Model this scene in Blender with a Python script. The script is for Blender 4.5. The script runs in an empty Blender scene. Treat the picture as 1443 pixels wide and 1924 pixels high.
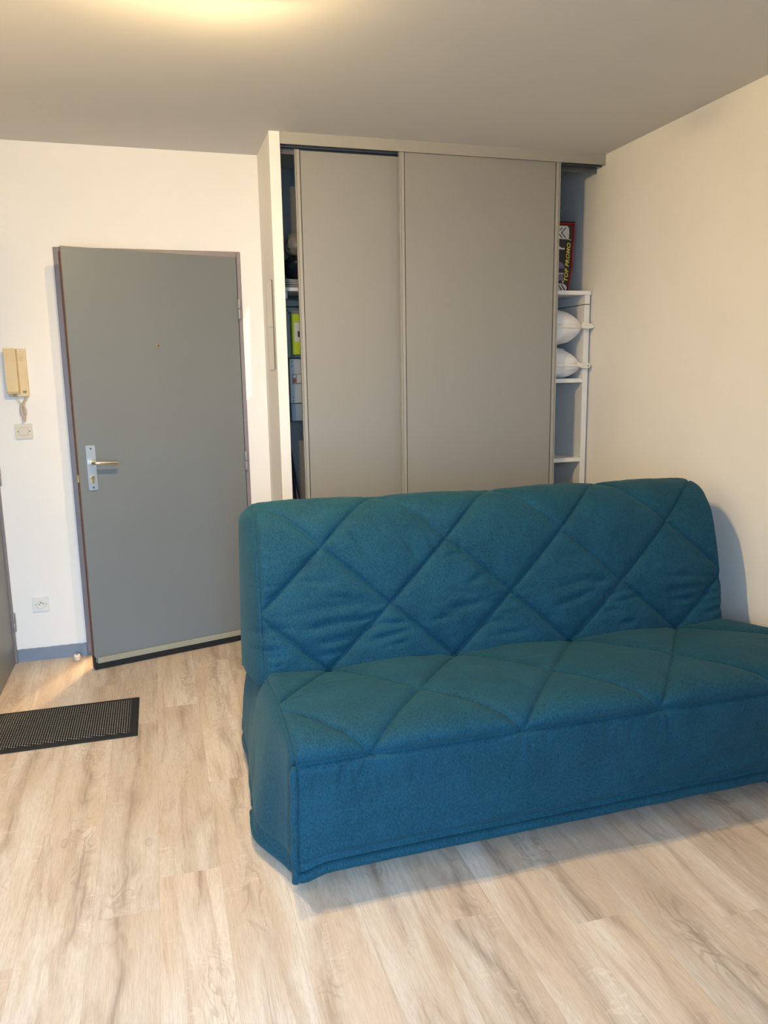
import bpy, bmesh, math, random
import numpy as np
from mathutils import Vector, Matrix, noise as mnoise

random.seed(7)
S = bpy.context.scene
COL = S.collection

# ------------------------------------------------------------------ camera
cam_d = bpy.data.cameras.new('camera')
cam = bpy.data.objects.new('camera', cam_d)
COL.objects.link(cam)
S.camera = cam
PITCH, ROLL, YAW, CAMH, FPX = 0.1778, -0.0153, 0.2808, 1.422, 1455.43
cy, sy = math.cos(YAW), math.sin(YAW)
fw = Vector((sy * math.cos(PITCH), cy * math.cos(PITCH), -math.sin(PITCH)))
rt = Vector((cy, -sy, 0.0))
up = rt.cross(fw)
r2 = rt * math.cos(ROLL) + up * math.sin(ROLL)
u2 = -rt * math.sin(ROLL) + up * math.cos(ROLL)
M = Matrix((r2, u2, -fw)).transposed().to_4x4()
M.translation = Vector((0, 0, CAMH))
cam.matrix_world = M
cam_d.sensor_fit = 'HORIZONTAL'
cam_d.sensor_width = 36.0
cam_d.lens = FPX / 1443.0 * 36.0
cam_d.clip_start = 0.02

# ------------------------------------------------------------------ world, light, exposure
LAMP_COL = (1.0, 0.70, 0.32)
LAMP_STRENGTH = 6700.0
WINDOW_COL = (0.47, 0.72, 1.0)
WINDOW_POWER = 68.0
HALL_POWER = 130.0
PATCH_SPOT_POWER = 1300.0
S.view_settings.view_transform = 'Standard'
S.view_settings.look = 'None'
S.view_settings.gamma = 1.0
S.view_settings.use_curve_mapping = False
S.view_settings.exposure = 0.0
w = bpy.data.worlds.new('world')
S.world = w
w.use_nodes = True
w.node_tree.nodes['Background'].inputs[0].default_value = (0.55, 0.7, 1.0, 1)
w.node_tree.nodes['Background'].inputs[1].default_value = 0.6

# room dimensions (metres)
XL, XR = -0.764, 2.2775
YB, YF = 4.129, -0.80          # wall with the entry door / window wall behind the camera
H = 2.5
YW = 3.715                     # front plane of the wardrobe
SX0, SX1 = 0.559, 0.609        # partition beside the wardrobe
YK = 4.36                      # back of the wardrobe recess

win = bpy.data.lights.new('window_daylight', 'AREA')
win.shape = 'RECTANGLE'
win.size, win.size_y = 1.05, 2.1
win.color = WINDOW_COL
win.energy = WINDOW_POWER
wo = bpy.data.objects.new('window_daylight', win)
COL.objects.link(wo)
wo.location = (-0.19, YF - 0.16, 1.12)
wo.rotation_euler = (math.radians(65), 0, 0)      # sky light falls in from above
win.spread = math.radians(100)

hl = bpy.data.lights.new('landing_light', 'POINT')
hl.color = (1.0, 0.66, 0.30)
hl.energy = HALL_POWER
hl.shadow_soft_size = 0.05
ho = bpy.data.objects.new('landing_light', hl)
COL.objects.link(ho)
ho.location = (0.10, 5.05, 2.2)


# ------------------------------------------------------------------ helpers
def new_mat(name):
    m = bpy.data.materials.new(name)
    m.use_nodes = True
    return m, m.node_tree.nodes, m.node_tree.links, m.node_tree.nodes['Principled BSDF']


def mat(name, col, rough=0.5, metal=0.0, spec=0.5, var=0.0, vscale=8.0, bump=0.0, bscale=200.0,
        stretch=(1, 1, 1), emit=None, sheen=0.0, detail=4.0):
    m, N, L, P = new_mat(name)
    P.inputs['Base Color'].default_value = (*col, 1)
    P.inputs['Roughness'].default_value = rough
    P.inputs['Metallic'].default_value = metal
    P.inputs['Specular IOR Level'].default_value = spec
    if sheen:
        P.inputs['Sheen Weight'].default_value = sheen
    tc = N.new('ShaderNodeTexCoord')
    mp = N.new('ShaderNodeMapping')
    mp.inputs['Scale'].default_value = stretch
    L.new(tc.outputs['Object'], mp.inputs['Vector'])
    if var:
        n = N.new('ShaderNodeTexNoise')
        n.inputs['Scale'].default_value = vscale
        n.inputs['Detail'].default_value = detail
        L.new(mp.outputs[0], n.inputs['Vector'])
        r = N.new('ShaderNodeMapRange')
        r.inputs['From Min'].default_value = 0.25
        r.inputs['From Max'].default_value = 0.75
        r.inputs['To Min'].default_value = 1 - var
        r.inputs['To Max'].default_value = 1 + var
        L.new(n.outputs['Fac'], r.inputs['Value'])
        v = N.new('ShaderNodeVectorMath')
        v.operation = 'SCALE'
        v.inputs[0].default_value = col
        L.new(r.outputs[0], v.inputs['Scale'])
        L.new(v.outputs[0], P.inputs['Base Color'])
    if bump:
        n2 = N.new('ShaderNodeTexNoise')
        n2.inputs['Scale'].default_value = bscale
        n2.inputs['Detail'].default_value = 3
        L.new(mp.outputs[0], n2.inputs['Vector'])
        b = N.new('ShaderNodeBump')
        b.inputs['Strength'].default_value = bump
        b.inputs['Distance'].default_value = 0.002
        L.new(n2.outputs['Fac'], b.inputs['Height'])
        L.new(b.outputs[0], P.inputs['Normal'])
    if emit:
        P.inputs['Emission Color'].default_value = (*emit[0], 1)
        P.inputs['Emission Strength'].default_value = emit[1]
    return m


class MB:
    """collects shapes into one mesh"""
    def __init__(self):
        self.bm = bmesh.new()
        self.mi = 0

    def _fin(self, geom_verts):
        fs = set()
        for v in geom_verts:
            for f in v.link_faces:
                fs.add(f)
        for f in fs:
            f.material_index = self.mi

    def box(self, x0, x1, y0, y1, z0, z1, bev=0.0, seg=2):
        vs = [self.bm.verts.new((x, y, z)) for x in (x0, x1) for y in (y0, y1) for z in (z0, z1)]
        F = [(0, 1, 3, 2), (4, 6, 7, 5), (0, 4, 5, 1), (2, 3, 7, 6), (0, 2, 6, 4), (1, 5, 7, 3)]
        fs = [self.bm.faces.new([vs[i] for i in f]) for f in F]
        for f in fs:
            f.material_index = self.mi
        if bev:
            es = list({e for f in fs for e in f.edges})
            r = bmesh.ops.bevel(self.bm, geom=es, offset=bev, segments=seg, profile=0.5, affect='EDGES')
            for f in r['faces']:
                f.material_index = self.mi
        return self

    def prism(self, pts, axis, a0, a1, bev=0.0):
        """polygon pts (2D) extruded along axis 'x','y','z'"""
        def P(p, a):
            return {'x': (a, p[0], p[1]), 'y': (p[0], a, p[1]), 'z': (p[0], p[1], a)}[axis]
        A = [self.bm.verts.new(P(p, a0)) for p in pts]
        B = [self.bm.verts.new(P(p, a1)) for p in pts]
        n = len(pts)
        fs = [self.bm.faces.new(A[::-1]), self.bm.faces.new(B)]
        for i in range(n):
            fs.append(self.bm.faces.new((A[i], A[(i + 1) % n], B[(i + 1) % n], B[i])))
        for f in fs:
            f.material_index = self.mi
        if bev:
            es = [e for e in fs[0].edges] + [e for e in fs[1].edges]
            r = bmesh.ops.bevel(self.bm, geom=es, offset=bev, segments=2, profile=0.5, affect='EDGES')
            for f in r['faces']:
                f.material_index = self.mi
        return self

    def rbox(self, cx_, cz_, wx, wz, r, y0, y1, bev=0.0, n=6):
        """rounded-corner plate in the XZ plane, thickness y0..y1"""
        pts = []
        for sx_, sz_, a0 in ((1, 1, 0), (-1, 1, 90), (-1, -1, 180), (1, -1, 270)):
            for k in range(n + 1):
                a = math.radians(a0 + 90 * k / n)
                pts.append((cx_ + sx_ * (wx / 2 - r) + r * math.cos(a), cz_ + sz_ * (wz / 2 - r) + r * math.sin(a)))
        return self.prism(pts, 'y', y0, y1, bev)

    def tube(self, pts, r, seg=10, caps=True, closed=False):
        pts = [Vector(p) for p in pts]
        n = len(pts)
        rad = r if hasattr(r, '__len__') else [r] * n
        rings = []
        nrm = None
        for i, p in enumerate(pts):
            if closed:
                t = (pts[(i + 1) % n] - pts[i - 1]).normalized()
            else:
                t = (pts[min(i + 1, n - 1)] - pts[max(i - 1, 0)]).normalized()
            if nrm is None:
                nrm = t.orthogonal().normalized()
            nrm = (nrm - t * nrm.dot(t))
            nrm = nrm.normalized() if nrm.length > 1e-6 else t.orthogonal().normalized()
            b = t.cross(nrm)
            rings.append([self.bm.verts.new(p + (nrm * math.cos(2 * math.pi * k / seg) + b * math.sin(2 * math.pi * k / seg)) * rad[i]) for k in range(seg)])
        m = n if closed else n - 1
        for i in range(m):
            A, B = rings[i], rings[(i + 1) % n]
            for k in range(seg):
                f = self.bm.faces.new((A[k], A[(k + 1) % seg], B[(k + 1) % seg], B[k]))
                f.material_index = self.mi
                f.smooth = True
        if caps and not closed:
            f = self.bm.faces.new(rings[0][::-1]); f.material_index = self.mi
            f = self.bm.faces.new(rings[-1]); f.material_index = self.mi
        return self

    def cyl(self, p0, p1, r, seg=24, bev=0.0):
        p0, p1 = Vector(p0), Vector(p1)
        if bev:
            d = (p1 - p0).normalized()
            return self.tube([p0, p0, p0 + d * bev, p1 - d * bev, p1, p1], [r - bev, r - bev * .6, r, r, r - bev * .6, r - bev], seg) if False else \
                self.tube([p0, p0 + d * bev * .3, p0 + d * bev, p1 - d * bev, p1 - d * bev * .3, p1], [r - bev, r - bev * .3, r, r, r - bev * .3, r - bev], seg)
        return self.tube([p0, p1], r, seg)

    def sphere(self, c, r, sx_=1, sy_=1, sz_=1, seg=20):
        g = bmesh.ops.create_uvsphere(self.bm, u_segments=seg, v_segments=seg // 2, radius=r)
        for v in g['verts']:
            v.co = Vector((v.co.x * sx_ + c[0], v.co.y * sy_ + c[1], v.co.z * sz_ + c[2]))
        for f in {f for v in g['verts'] for f in v.link_faces}:
            f.smooth = True
            f.material_index = self.mi
        return self

    def build(self, name, mats, parent=None, origin=None, smooth=False):
        """origin: where the object's own origin sits (in the parent's frame, which here is
        always translated only, or the door's own local frame)"""
        bmesh.ops.recalc_face_normals(self.bm, faces=self.bm.faces[:])
        me = bpy.data.meshes.new(name)
        if origin is None:
            c = [v.co for v in self.bm.verts]
            lo = [min(v[i] for v in c) for i in range(3)]
            hi = [max(v[i] for v in c) for i in range(3)]
            origin = ((lo[0] + hi[0]) / 2, (lo[1] + hi[1]) / 2, lo[2])
        og = Vector(origin)
        for v in self.bm.verts:
            v.co -= og
        self.bm.to_mesh(me)
        self.bm.free()
        if smooth:
            for p in me.polygons:
                p.use_smooth = True
        for m in (mats if isinstance(mats, (list, tuple)) else [mats]):
            me.materials.append(m)
        o = bpy.data.objects.new(name, me)
        COL.objects.link(o)
        if parent is not None:
            o.parent = parent
            o.location = og - Vector(parent.get('_frame', (0, 0, 0)))
            o['_frame'] = og
        else:
            o.location = og
            o['_frame'] = og
        return o


def tag(o, label, cat, group=None, kind=None):
    o['label'] = label
    o['category'] = cat
    if group:
        o['group'] = group
    if kind:
        o['kind'] = kind
    return o


def struct(o, label=None):
    o['kind'] = 'structure'
    return o


def thing(name, loc, label, cat, group=None):
    o = bpy.data.objects.new(name, None)
    COL.objects.link(o)
    o.location = loc
    o['_frame'] = Vector(loc)
    o.empty_display_size = 0.1
    return tag(o, label, cat, group)


def grid_obj(name, V, nu, nv, mats, parent=None, closed_v=False, extra=None, smooth=True):
    """V: array (nu, nv, 3) in world coordinates -> one mesh object"""
    idx = np.arange(nu * nv).reshape(nu, nv)
    fs = []
    mv = nv if closed_v else nv - 1
    for i in range(nu - 1):
        for j in range(mv):
            j2 = (j + 1) % nv
            fs.append((int(idx[i, j]), int(idx[i + 1, j]), int(idx[i + 1, j2]), int(idx[i, j2])))
    verts = V.reshape(-1, 3)
    if extra is not None:
        ev, ef = extra
        verts = np.vstack([verts, ev])
        fs += ef
    og = Vector(((verts[:, 0].min() + verts[:, 0].max()) / 2, (verts[:, 1].min() + verts[:, 1].max()) / 2, verts[:, 2].min()))
    me = bpy.data.meshes.new(name)
    me.from_pydata([tuple(map(float, p)) for p in (verts - np.array(og))], [], fs)
    bm = bmesh.new(); bm.from_mesh(me)
    bmesh.ops.recalc_face_normals(bm, faces=bm.faces[:])
    bm.to_mesh(me); bm.free()
    for p in me.polygons:
        p.use_smooth = smooth
    for m in (mats if isinstance(mats, (list, tuple)) else [mats]):
        me.materials.append(m)
    o = bpy.data.objects.new(name, me)
    COL.objects.link(o)
    if parent is not None:
        o.parent = parent
        o.location = og - Vector(parent['_frame'])
    else:
        o.location = og
    o['_frame'] = og
    return o


# ------------------------------------------------------------------ materials
def floor_material():
    m, N, L, P = new_mat('pale_oak_laminate')
    uv = N.new('ShaderNodeUVMap'); uv.uv_map = 'plank'
    at = N.new('ShaderNodeAttribute'); at.attribute_name = 'plank_tone'
    sep = N.new('ShaderNodeSeparateXYZ'); L.new(uv.outputs[0], sep.inputs[0])
    so = N.new('ShaderNodeSeparateColor'); L.new(at.outputs['Color'], so.inputs[0])

    def math_(op, a, b=None, clamp=False):
        n = N.new('ShaderNodeMath'); n.operation = op; n.use_clamp = clamp
        for i, s in enumerate((a, b)):
            if s is None: continue
            if isinstance(s, (int, float)): n.inputs[i].default_value = s
            else: L.new(s, n.inputs[i])
        return n.outputs[0]

    def comb(a, b, c=0.0):
        n = N.new('ShaderNodeCombineXYZ')
        for i, s in enumerate((a, b, c)):
            if isinstance(s, (int, float)): n.inputs[i].default_value = s
            else: L.new(s, n.inputs[i])
        return n.outputs[0]

    def noise_(vec, scale, detail=4, rough=0.55, dist=0.0):
        n = N.new('ShaderNodeTexNoise')
        n.inputs['Scale'].default_value = scale
        n.inputs['Detail'].default_value = detail
        n.inputs['Roughness'].default_value = rough
        n.inputs['Distortion'].default_value = dist
        L.new(vec, n.inputs['Vector'])
        return n.outputs['Fac']

    def ramp(v, a, b, c=0.0, d=1.0):
        n = N.new('ShaderNodeMapRange'); n.interpolation_type = 'SMOOTHSTEP'
        n.inputs['From Min'].default_value = a; n.inputs['From Max'].default_value = b
        n.inputs['To Min'].default_value = c; n.inputs['To Max'].default_value = d
        L.new(v, n.inputs['Value'])
        return n.outputs[0]

    def mix(fac, a, b, mode='MIX'):
        n = N.new('ShaderNodeMix'); n.data_type = 'RGBA'; n.blend_type = mode
        for s, i in ((fac, 0), (a, 6), (b, 7)):
            if isinstance(s, (int, float)): n.inputs[i].default_value = s
            elif isinstance(s, tuple): n.inputs[i].default_value = (*s, 1)
            else: L.new(s, n.inputs[i])
        return n.outputs[2]

    u, v = sep.outputs[0], sep.outputs[1]          # metres across / along the plank, along carries a random shift
    rnd, rnd2 = so.outputs[0], so.outputs[1]
    z = math_('MULTIPLY', rnd, 37.0)
    # broad tone patches
    broad = noise_(comb(math_('MULTIPLY', u, 9.0), math_('MULTIPLY', v, 1.7), z), 1.0, 3, 0.5, 0.3)
    # soft wander of the dark heart streak
    wander = noise_(comb(math_('MULTIPLY', v, 2.2), z, 0.0), 1.0, 2)
    centre = math_('ADD', math_('MULTIPLY', math_('SUBTRACT', wander, 0.5), 0.13), math_('MULTIPLY', math_('SUBTRACT', rnd2, 0.5), 0.07))
    du = math_('ABSOLUTE', math_('SUBTRACT', u, centre))
    wv = ramp(noise_(comb(math_('MULTIPLY', v, 3.3), z, 4.0), 1.0, 2), 0.3, 0.75, 0.012, 0.05)
    heart = math_('SUBTRACT', 1.0, math_('MINIMUM', math_('DIVIDE', du, wv), 1.0))
    hm = ramp(noise_(comb(math_('MULTIPLY', v, 1.6), z, 9.0), 1.0, 3), 0.37, 0.60)
    heart = math_('MULTIPLY', heart, hm)
    # cathedral rings: contour lines of a warped field
    warp = noise_(comb(math_('MULTIPLY', u, 7.0), math_('MULTIPLY', v, 3.4), z), 1.0, 3, 0.5, 0.6)
    ring = math_('SINE', math_('ADD', math_('MULTIPLY', warp, 75.0), math_('MULTIPLY', du, 160.0)))
    ring = ramp(ring, 0.1, 0.95)
    near = ramp(du, 0.055, 0.012)
    rmask = math_('MULTIPLY', ramp(noise_(comb(math_('MULTIPLY', u, 5.0), math_('MULTIPLY', v, 2.4), math_('ADD', z, 3.0)), 1.0, 2), 0.45, 0.65), math_('ADD', math_('MULTIPLY', near, 0.8), 0.2))
    ring = math_('MULTIPLY', ring, rmask)
    # grain lines, fine fibre and jagged brown bands
    fibre = noise_(comb(math_('MULTIPLY', u, 430.0), math_('MULTIPLY', v, 26.0), z), 1.0, 3, 0.6)
    grain = noise_(comb(math_('MULTIPLY', u, 120.0), math_('MULTIPLY', v, 4.5), z), 1.0, 6, 0.7, 0.5)
    streak = noise_(comb(math_('MULTIPLY', u, 40.0), math_('MULTIPLY', v, 2.4), z), 1.0, 5, 0.65, 0.6)
    band = noise_(comb(math_('MULTIPLY', u, 15.0), math_('MULTIPLY', v, 1.5), math_('ADD', z, 5.0)), 1.0, 7, 0.68, 0.9)
    gmod = ramp(grain, 0.34, 0.62, 0.25, 1.0)
    # cross flecks
    fleck = noise_(comb(math_('MULTIPLY', u, 24.0), math_('MULTIPLY', v, 46.0), z), 1.0, 3, 0.6, 1.2)
    fmask = ramp(noise_(comb(math_('MULTIPLY', u, 6.0), math_('MULTIPLY', v, 2.0), math_('ADD', z, 8.0)), 1.0, 2), 0.52, 0.7)
    # knots
    vo = N.new('ShaderNodeTexVoronoi'); vo.inputs['Scale'].default_value = 1.0
    L.new(comb(math_('MULTIPLY', u, 7.0), math_('MULTIPLY', v, 2.6), z), vo.inputs['Vector'])
    knot = ramp(vo.outputs['Distance'], 0.13, 0.02)
    kr = ramp(math_('SINE', math_('MULTIPLY', vo.outputs['Distance'], 120.0)), -0.2, 0.9)
    knot = math_('MULTIPLY', knot, math_('ADD', math_('MULTIPLY', kr, 0.6), 0.4))

    LIGHT = (0.63, 0.575, 0.515)
    MID = (0.54, 0.44, 0.35)
    DARK = (0.25, 0.185, 0.14)
    c = mix(ramp(broad, 0.32, 0.68), MID, LIGHT)
    c = mix(ramp(streak, 0.58, 0.36, 0.0, 0.5), c, MID)
    c = mix(math_('MULTIPLY', ramp(band, 0.49, 0.62, 0.0, 0.75), gmod), c, (0.40, 0.305, 0.235))
    c = mix(math_('MULTIPLY', math_('MULTIPLY', heart, 0.78), gmod), c, DARK)
    c = mix(math_('MULTIPLY', ring, 0.5), c, (0.32, 0.235, 0.175))
    c = mix(math_('MULTIPLY', knot, 0.6), c, DARK)
    c = mix(ramp(grain, 0.5, 0.32, 0.0, 0.22), c, (0.36, 0.27, 0.205))
    c = mix(ramp(grain, 0.58, 0.74, 0.0, 0.35), c, (0.76, 0.69, 0.61))
    c = mix(ramp(fibre, 0.58, 0.36, 0.0, 0.20), c, DARK)
    c = mix(math_('MULTIPLY', math_('MULTIPLY', ramp(fleck, 0.55, 0.7), fmask), 0.35), c, (0.80, 0.70, 0.58))
    tone = math_('ADD', math_('MULTIPLY', rnd, 0.16), 0.92)
    vm = N.new('ShaderNodeVectorMath'); vm.operation = 'SCALE'
    L.new(c, vm.inputs[0]); L.new(tone, vm.inputs['Scale'])
    # seams
    edge = math_('SUBTRACT', 0.0865, math_('ABSOLUTE', u))
    seam = ramp(edge, 0.0012, 0.0, 0.0, 0.45)
    c = mix(seam, vm.outputs[0], (0.30, 0.22, 0.16))
    L.new(c, P.inputs['Base Color'])
    P.inputs['Roughness'].default_value = 0.46
    P.inputs['Specular IOR Level'].default_value = 0.35
    b = N.new('ShaderNodeBump'); b.inputs['Strength'].default_value = 0.12; b.inputs['Distance'].default_value = 0.001
    L.new(math_('ADD', fibre, math_('MULTIPLY', ring, -0.6)), b.inputs['Height'])
    L.new(b.outputs[0], P.inputs['Normal'])
    return m


def fabric_material():
    m, N, L, P = new_mat('teal_brushed_fabric')
    tc = N.new('ShaderNodeTexCoord')
    n1 = N.new('ShaderNodeTexNoise'); n1.inputs['Scale'].default_value = 9; n1.inputs['Detail'].default_value = 5
    L.new(tc.outputs['Object'], n1.inputs['Vector'])
    mp = N.new('ShaderNodeMapping'); mp.inputs['Scale'].default_value = (1.0, 0.45, 0.45)
    L.new(tc.outputs['Object'], mp.inputs['Vector'])
    n2 = N.new('ShaderNodeTexNoise'); n2.inputs['Scale'].default_value = 620; n2.inputs['Detail'].default_value = 3
    L.new(mp.outputs[0], n2.inputs['Vector'])
    n3 = N.new('ShaderNodeTexNoise'); n3.inputs['Scale'].default_value = 300; n3.inputs['Detail'].default_value = 4
    L.new(mp.outputs[0], n3.inputs['Vector'])
    a = N.new('ShaderNodeMath'); a.operation = 'MULTIPLY_ADD'; a.inputs[1].default_value = 0.55
    L.new(n2.outputs['Fac'], a.inputs[0]); L.new(n3.outputs['Fac'], a.inputs[2])
    a2 = N.new('ShaderNodeMath'); a2.operation = 'MULTIPLY_ADD'; a2.inputs[1].default_value = 0.35
    L.new(n1.outputs['Fac'], a2.inputs[0]); L.new(a.outputs[0], a2.inputs[2])
    r = N.new('ShaderNodeMapRange'); r.inputs['From Min'].default_value = 0.68; r.inputs['From Max'].default_value = 1.22
    L.new(a2.outputs[0], r.inputs['Value'])
    mx = N.new('ShaderNodeMix'); mx.data_type = 'RGBA'
    mx.inputs[6].default_value = (0.002, 0.030, 0.052, 1)
    mx.inputs[7].default_value = (0.009, 0.071, 0.120, 1)
    L.new(r.outputs[0], mx.inputs[0])
    L.new(mx.outputs[2], P.inputs['Base Color'])
    P.inputs['Roughness'].default_value = 0.75
    P.inputs['Specular IOR Level'].default_value = 0.15
    P.inputs['Sheen Weight'].default_value = 0.08
    P.inputs['Sheen Roughness'].default_value = 0.5
    P.inputs['Sheen Tint'].default_value = (0.5, 0.8, 0.85, 1)
    b = N.new('ShaderNodeBump'); b.inputs['Strength'].default_value = 0.3; b.inputs['Distance'].default_value = 0.0008
    L.new(a.outputs[0], b.inputs['Height']); L.new(b.outputs[0], P.inputs['Normal'])
    return m


def mat_stripes(name, ca, cb, rows=150.0):
    """woven mat: lighter dashes on black, from object coordinates"""
    m, N, L, P = new_mat(name)
    tc = N.new('ShaderNodeTexCoord')
    sp = N.new('ShaderNodeSeparateXYZ'); L.new(tc.outputs['Object'], sp.inputs[0])

    def mm(op, a, b):
        n = N.new('ShaderNodeMath'); n.operation = op
        for i, s in enumerate((a, b)):
            if isinstance(s, (int, float)): n.inputs[i].default_value = s
            else: L.new(s, n.inputs[i])
        return n.outputs[0]
    s1 = mm('SINE', mm('MULTIPLY', mm('ADD', sp.outputs[0], mm('MULTIPLY', sp.outputs[1], 0.0)), 2 * math.pi / 0.0095), 0)
    s2 = mm('SINE', mm('ADD', mm('MULTIPLY', sp.outputs[1], 2 * math.pi / 0.0125), mm('MULTIPLY', sp.outputs[0], 2 * math.pi / 0.046)), 0)
    pr = mm('MULTIPLY', mm('MAXIMUM', mm('ADD', s1, 0.7), 0.0), mm('MAXIMUM', mm('ADD', s2, 1.1), 0.0))
    nz = N.new('ShaderNodeTexNoise'); nz.inputs['Scale'].default_value = 260; nz.inputs['Detail'].default_value = 2
    L.new(tc.outputs['Object'], nz.inputs['Vector'])
    pr = mm('MULTIPLY', pr, mm('ADD', nz.outputs['Fac'], 0.35))
    r = N.new('ShaderNodeMapRange'); r.inputs['From Min'].default_value = 0.15; r.inputs['From Max'].default_value = 2.3
    L.new(pr, r.inputs['Value'])
    mx = N.new('ShaderNodeMix'); mx.data_type = 'RGBA'
    mx.inputs[6].default_value = (*ca, 1); mx.inputs[7].default_value = (*cb, 1)
    L.new(r.outputs[0], mx.inputs[0]); L.new(mx.outputs[2], P.inputs['Base Color'])
    P.inputs['Roughness'].default_value = 0.95
    P.inputs['Specular IOR Level'].default_value = 0.1
    b = N.new('ShaderNodeBump'); b.inputs['Strength'].default_value = 0.7; b.inputs['Distance'].default_value = 0.004
    L.new(pr, b.inputs['Height']); L.new(b.outputs[0], P.inputs['Normal'])
    return m


M_FLOOR = floor_material()
M_FAB = fabric_material()
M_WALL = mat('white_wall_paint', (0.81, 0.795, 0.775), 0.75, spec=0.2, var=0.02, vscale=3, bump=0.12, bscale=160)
M_CLOSET = mat('closet_shade_grey', (0.33, 0.32, 0.31), 0.8, spec=0.15, var=0.03, vscale=3)  # grey chosen to deepen the shade inside the closet
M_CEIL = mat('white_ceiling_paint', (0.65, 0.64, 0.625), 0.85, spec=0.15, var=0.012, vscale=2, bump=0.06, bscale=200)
M_GREY = mat('grey_door_paint', (0.175, 0.19, 0.195), 0.42, spec=0.35, var=0.03, vscale=2.5, bump=0.05, bscale=90)
M_FRAME = mat('grey_frame_paint', (0.215, 0.185, 0.195), 0.4, spec=0.4, var=0.05, vscale=12)
M_WOODEDGE = mat('bare_wood_edge', (0.20, 0.125, 0.07), 0.6, var=0.25, vscale=30, stretch=(1, 1, 0.1))
M_RED = mat('dark_red_seal', (0.10, 0.016, 0.012), 0.5, var=0.2, vscale=40)
M_WARD = mat('taupe_wardrobe_panel', (0.295, 0.29, 0.275), 0.5, spec=0.3, var=0.015, vscale=4, bump=0.04, bscale=240)
M_PROF = mat('taupe_metal_profile', (0.35, 0.34, 0.31), 0.42, spec=0.4, var=0.02, vscale=6)
M_GROOVE = mat('dark_groove', (0.10, 0.095, 0.085), 0.6, var=0.1, vscale=20)
M_TRACK = mat('track_metal', (0.16, 0.18, 0.20), 0.35, metal=0.6, var=0.08, vscale=10)
M_SHELF = mat('white_melamine', (0.80, 0.79, 0.77), 0.45, spec=0.3, var=0.015, vscale=10)
M_BASEB = mat('blue_grey_paint', (0.19, 0.235, 0.31), 0.38, spec=0.5, var=0.06, vscale=9)
M_PLATE = mat('white_cover_plate', (0.86, 0.85, 0.83), 0.5, spec=0.3, var=0.01, vscale=8)
M_CREAM = mat('aged_cream_plastic', (0.68, 0.53, 0.30), 0.42, spec=0.4, var=0.03, vscale=15)
M_CREAM2 = mat('aged_cream_plastic_edge', (0.45, 0.33, 0.17), 0.45, spec=0.4, var=0.05, vscale=20)
M_RIM = mat('brown_rim', (0.25, 0.20, 0.13), 0.5, var=0.05, vscale=30)
M_DARK = mat('dark_plastic', (0.03, 0.028, 0.026), 0.5, var=0.1, vscale=20)
M_CORD = mat('beige_cord', (0.66, 0.55, 0.44), 0.5, var=0.06, vscale=60)
M_IVORY = mat('ivory_plate', (0.66, 0.60, 0.49), 0.4, spec=0.4, var=0.02, vscale=20)
M_WHITEPL = mat('white_plate', (0.74, 0.73, 0.69), 0.4, spec=0.4, var=0.02, vscale=20)
M_STEEL = mat('brushed_aluminium', (0.62, 0.65, 0.68), 0.34, metal=0.9, var=0.06, vscale=30, stretch=(1, 1, 0.3))
M_LEVER = mat('worn_nickel', (0.72, 0.66, 0.55), 0.26, metal=0.95, var=0.06, vscale=30)
M_BRASS = mat('brass', (0.55, 0.38, 0.12), 0.32, metal=0.9, var=0.12, vscale=60)
M_HINGE = mat('grey_hinge', (0.27, 0.27, 0.275), 0.38, metal=0.3, var=0.06, vscale=40)
M_SWEEP = mat('beige_door_sweep', (0.31, 0.295, 0.225), 0.4, spec=0.4, var=0.05, vscale=20)
M_BLACK = mat('black_rubber', (0.012, 0.012, 0.013), 0.6, spec=0.3, var=0.15, vscale=40)
M_MATPILE = mat_stripes('grey_black_ribbed_pile', (0.012, 0.012, 0.012), (0.36, 0.355, 0.345))
M_LIME = mat('lime_plastic', (0.56, 0.66, 0.01), 0.4, spec=0.4, var=0.03, vscale=20)
M_LIME_SHADE = mat('lime_plastic_shaded', (0.36, 0.50, 0.03), 0.45, spec=0.4, var=0.03, vscale=20)  # darker copy of the lime, side shade put into the colour
M_PANELG = mat('grey_meter_board', (0.26, 0.27, 0.25), 0.5, var=0.05, vscale=20)
M_BREAK = mat('grey_breaker_case', (0.55, 0.56, 0.56), 0.45, var=0.02, vscale=20)
M_DUCT = mat('blue_grey_duct', (0.33, 0.40, 0.45), 0.45, var=0.04, vscale=12)
M_ORANGE = mat('orange_switch', (0.45, 0.08, 0.02), 0.4, var=0.06, vscale=30)
M_POLE = mat('dark_blue_pole', (0.02, 0.03, 0.05), 0.3, spec=0.6, var=0.1, vscale=20)
M_WFAB = mat('white_nonwoven', (0.78, 0.77, 0.78), 0.8, var=0.03, vscale=14, bump=0.2, bscale=180)
M_ZIP = mat('ivory_binding', (0.80, 0.76, 0.69), 0.6, var=0.03, vscale=40, bump=0.2, bscale=300)
M_TBLACK = mat('black_bag_fabric', (0.035, 0.030, 0.030), 0.45, spec=0.4, var=0.15, vscale=15)
M_TRED = mat('red_bag_trim', (0.36, 0.008, 0.008), 0.4, var=0.1, vscale=25)
M_TYEL = mat('yellow_print', (0.75, 0.62, 0.08), 0.5, var=0.03, vscale=30)
M_TWHITE = mat('white_print', (0.66, 0.64, 0.60), 0.5, var=0.03, vscale=30)
M_TPUR = mat('mauve_print', (0.16, 0.13, 0.22), 0.5, var=0.15, vscale=30)
M_NAVY = mat('dark_shiny_plastic', (0.008, 0.012, 0.018), 0.22, spec=0.6, var=0.3, vscale=20)
M_BULB = mat('lamp_bulb', (1, 0.9, 0.75), 0.4, var=0.01, emit=(LAMP_COL, LAMP_STRENGTH))
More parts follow.
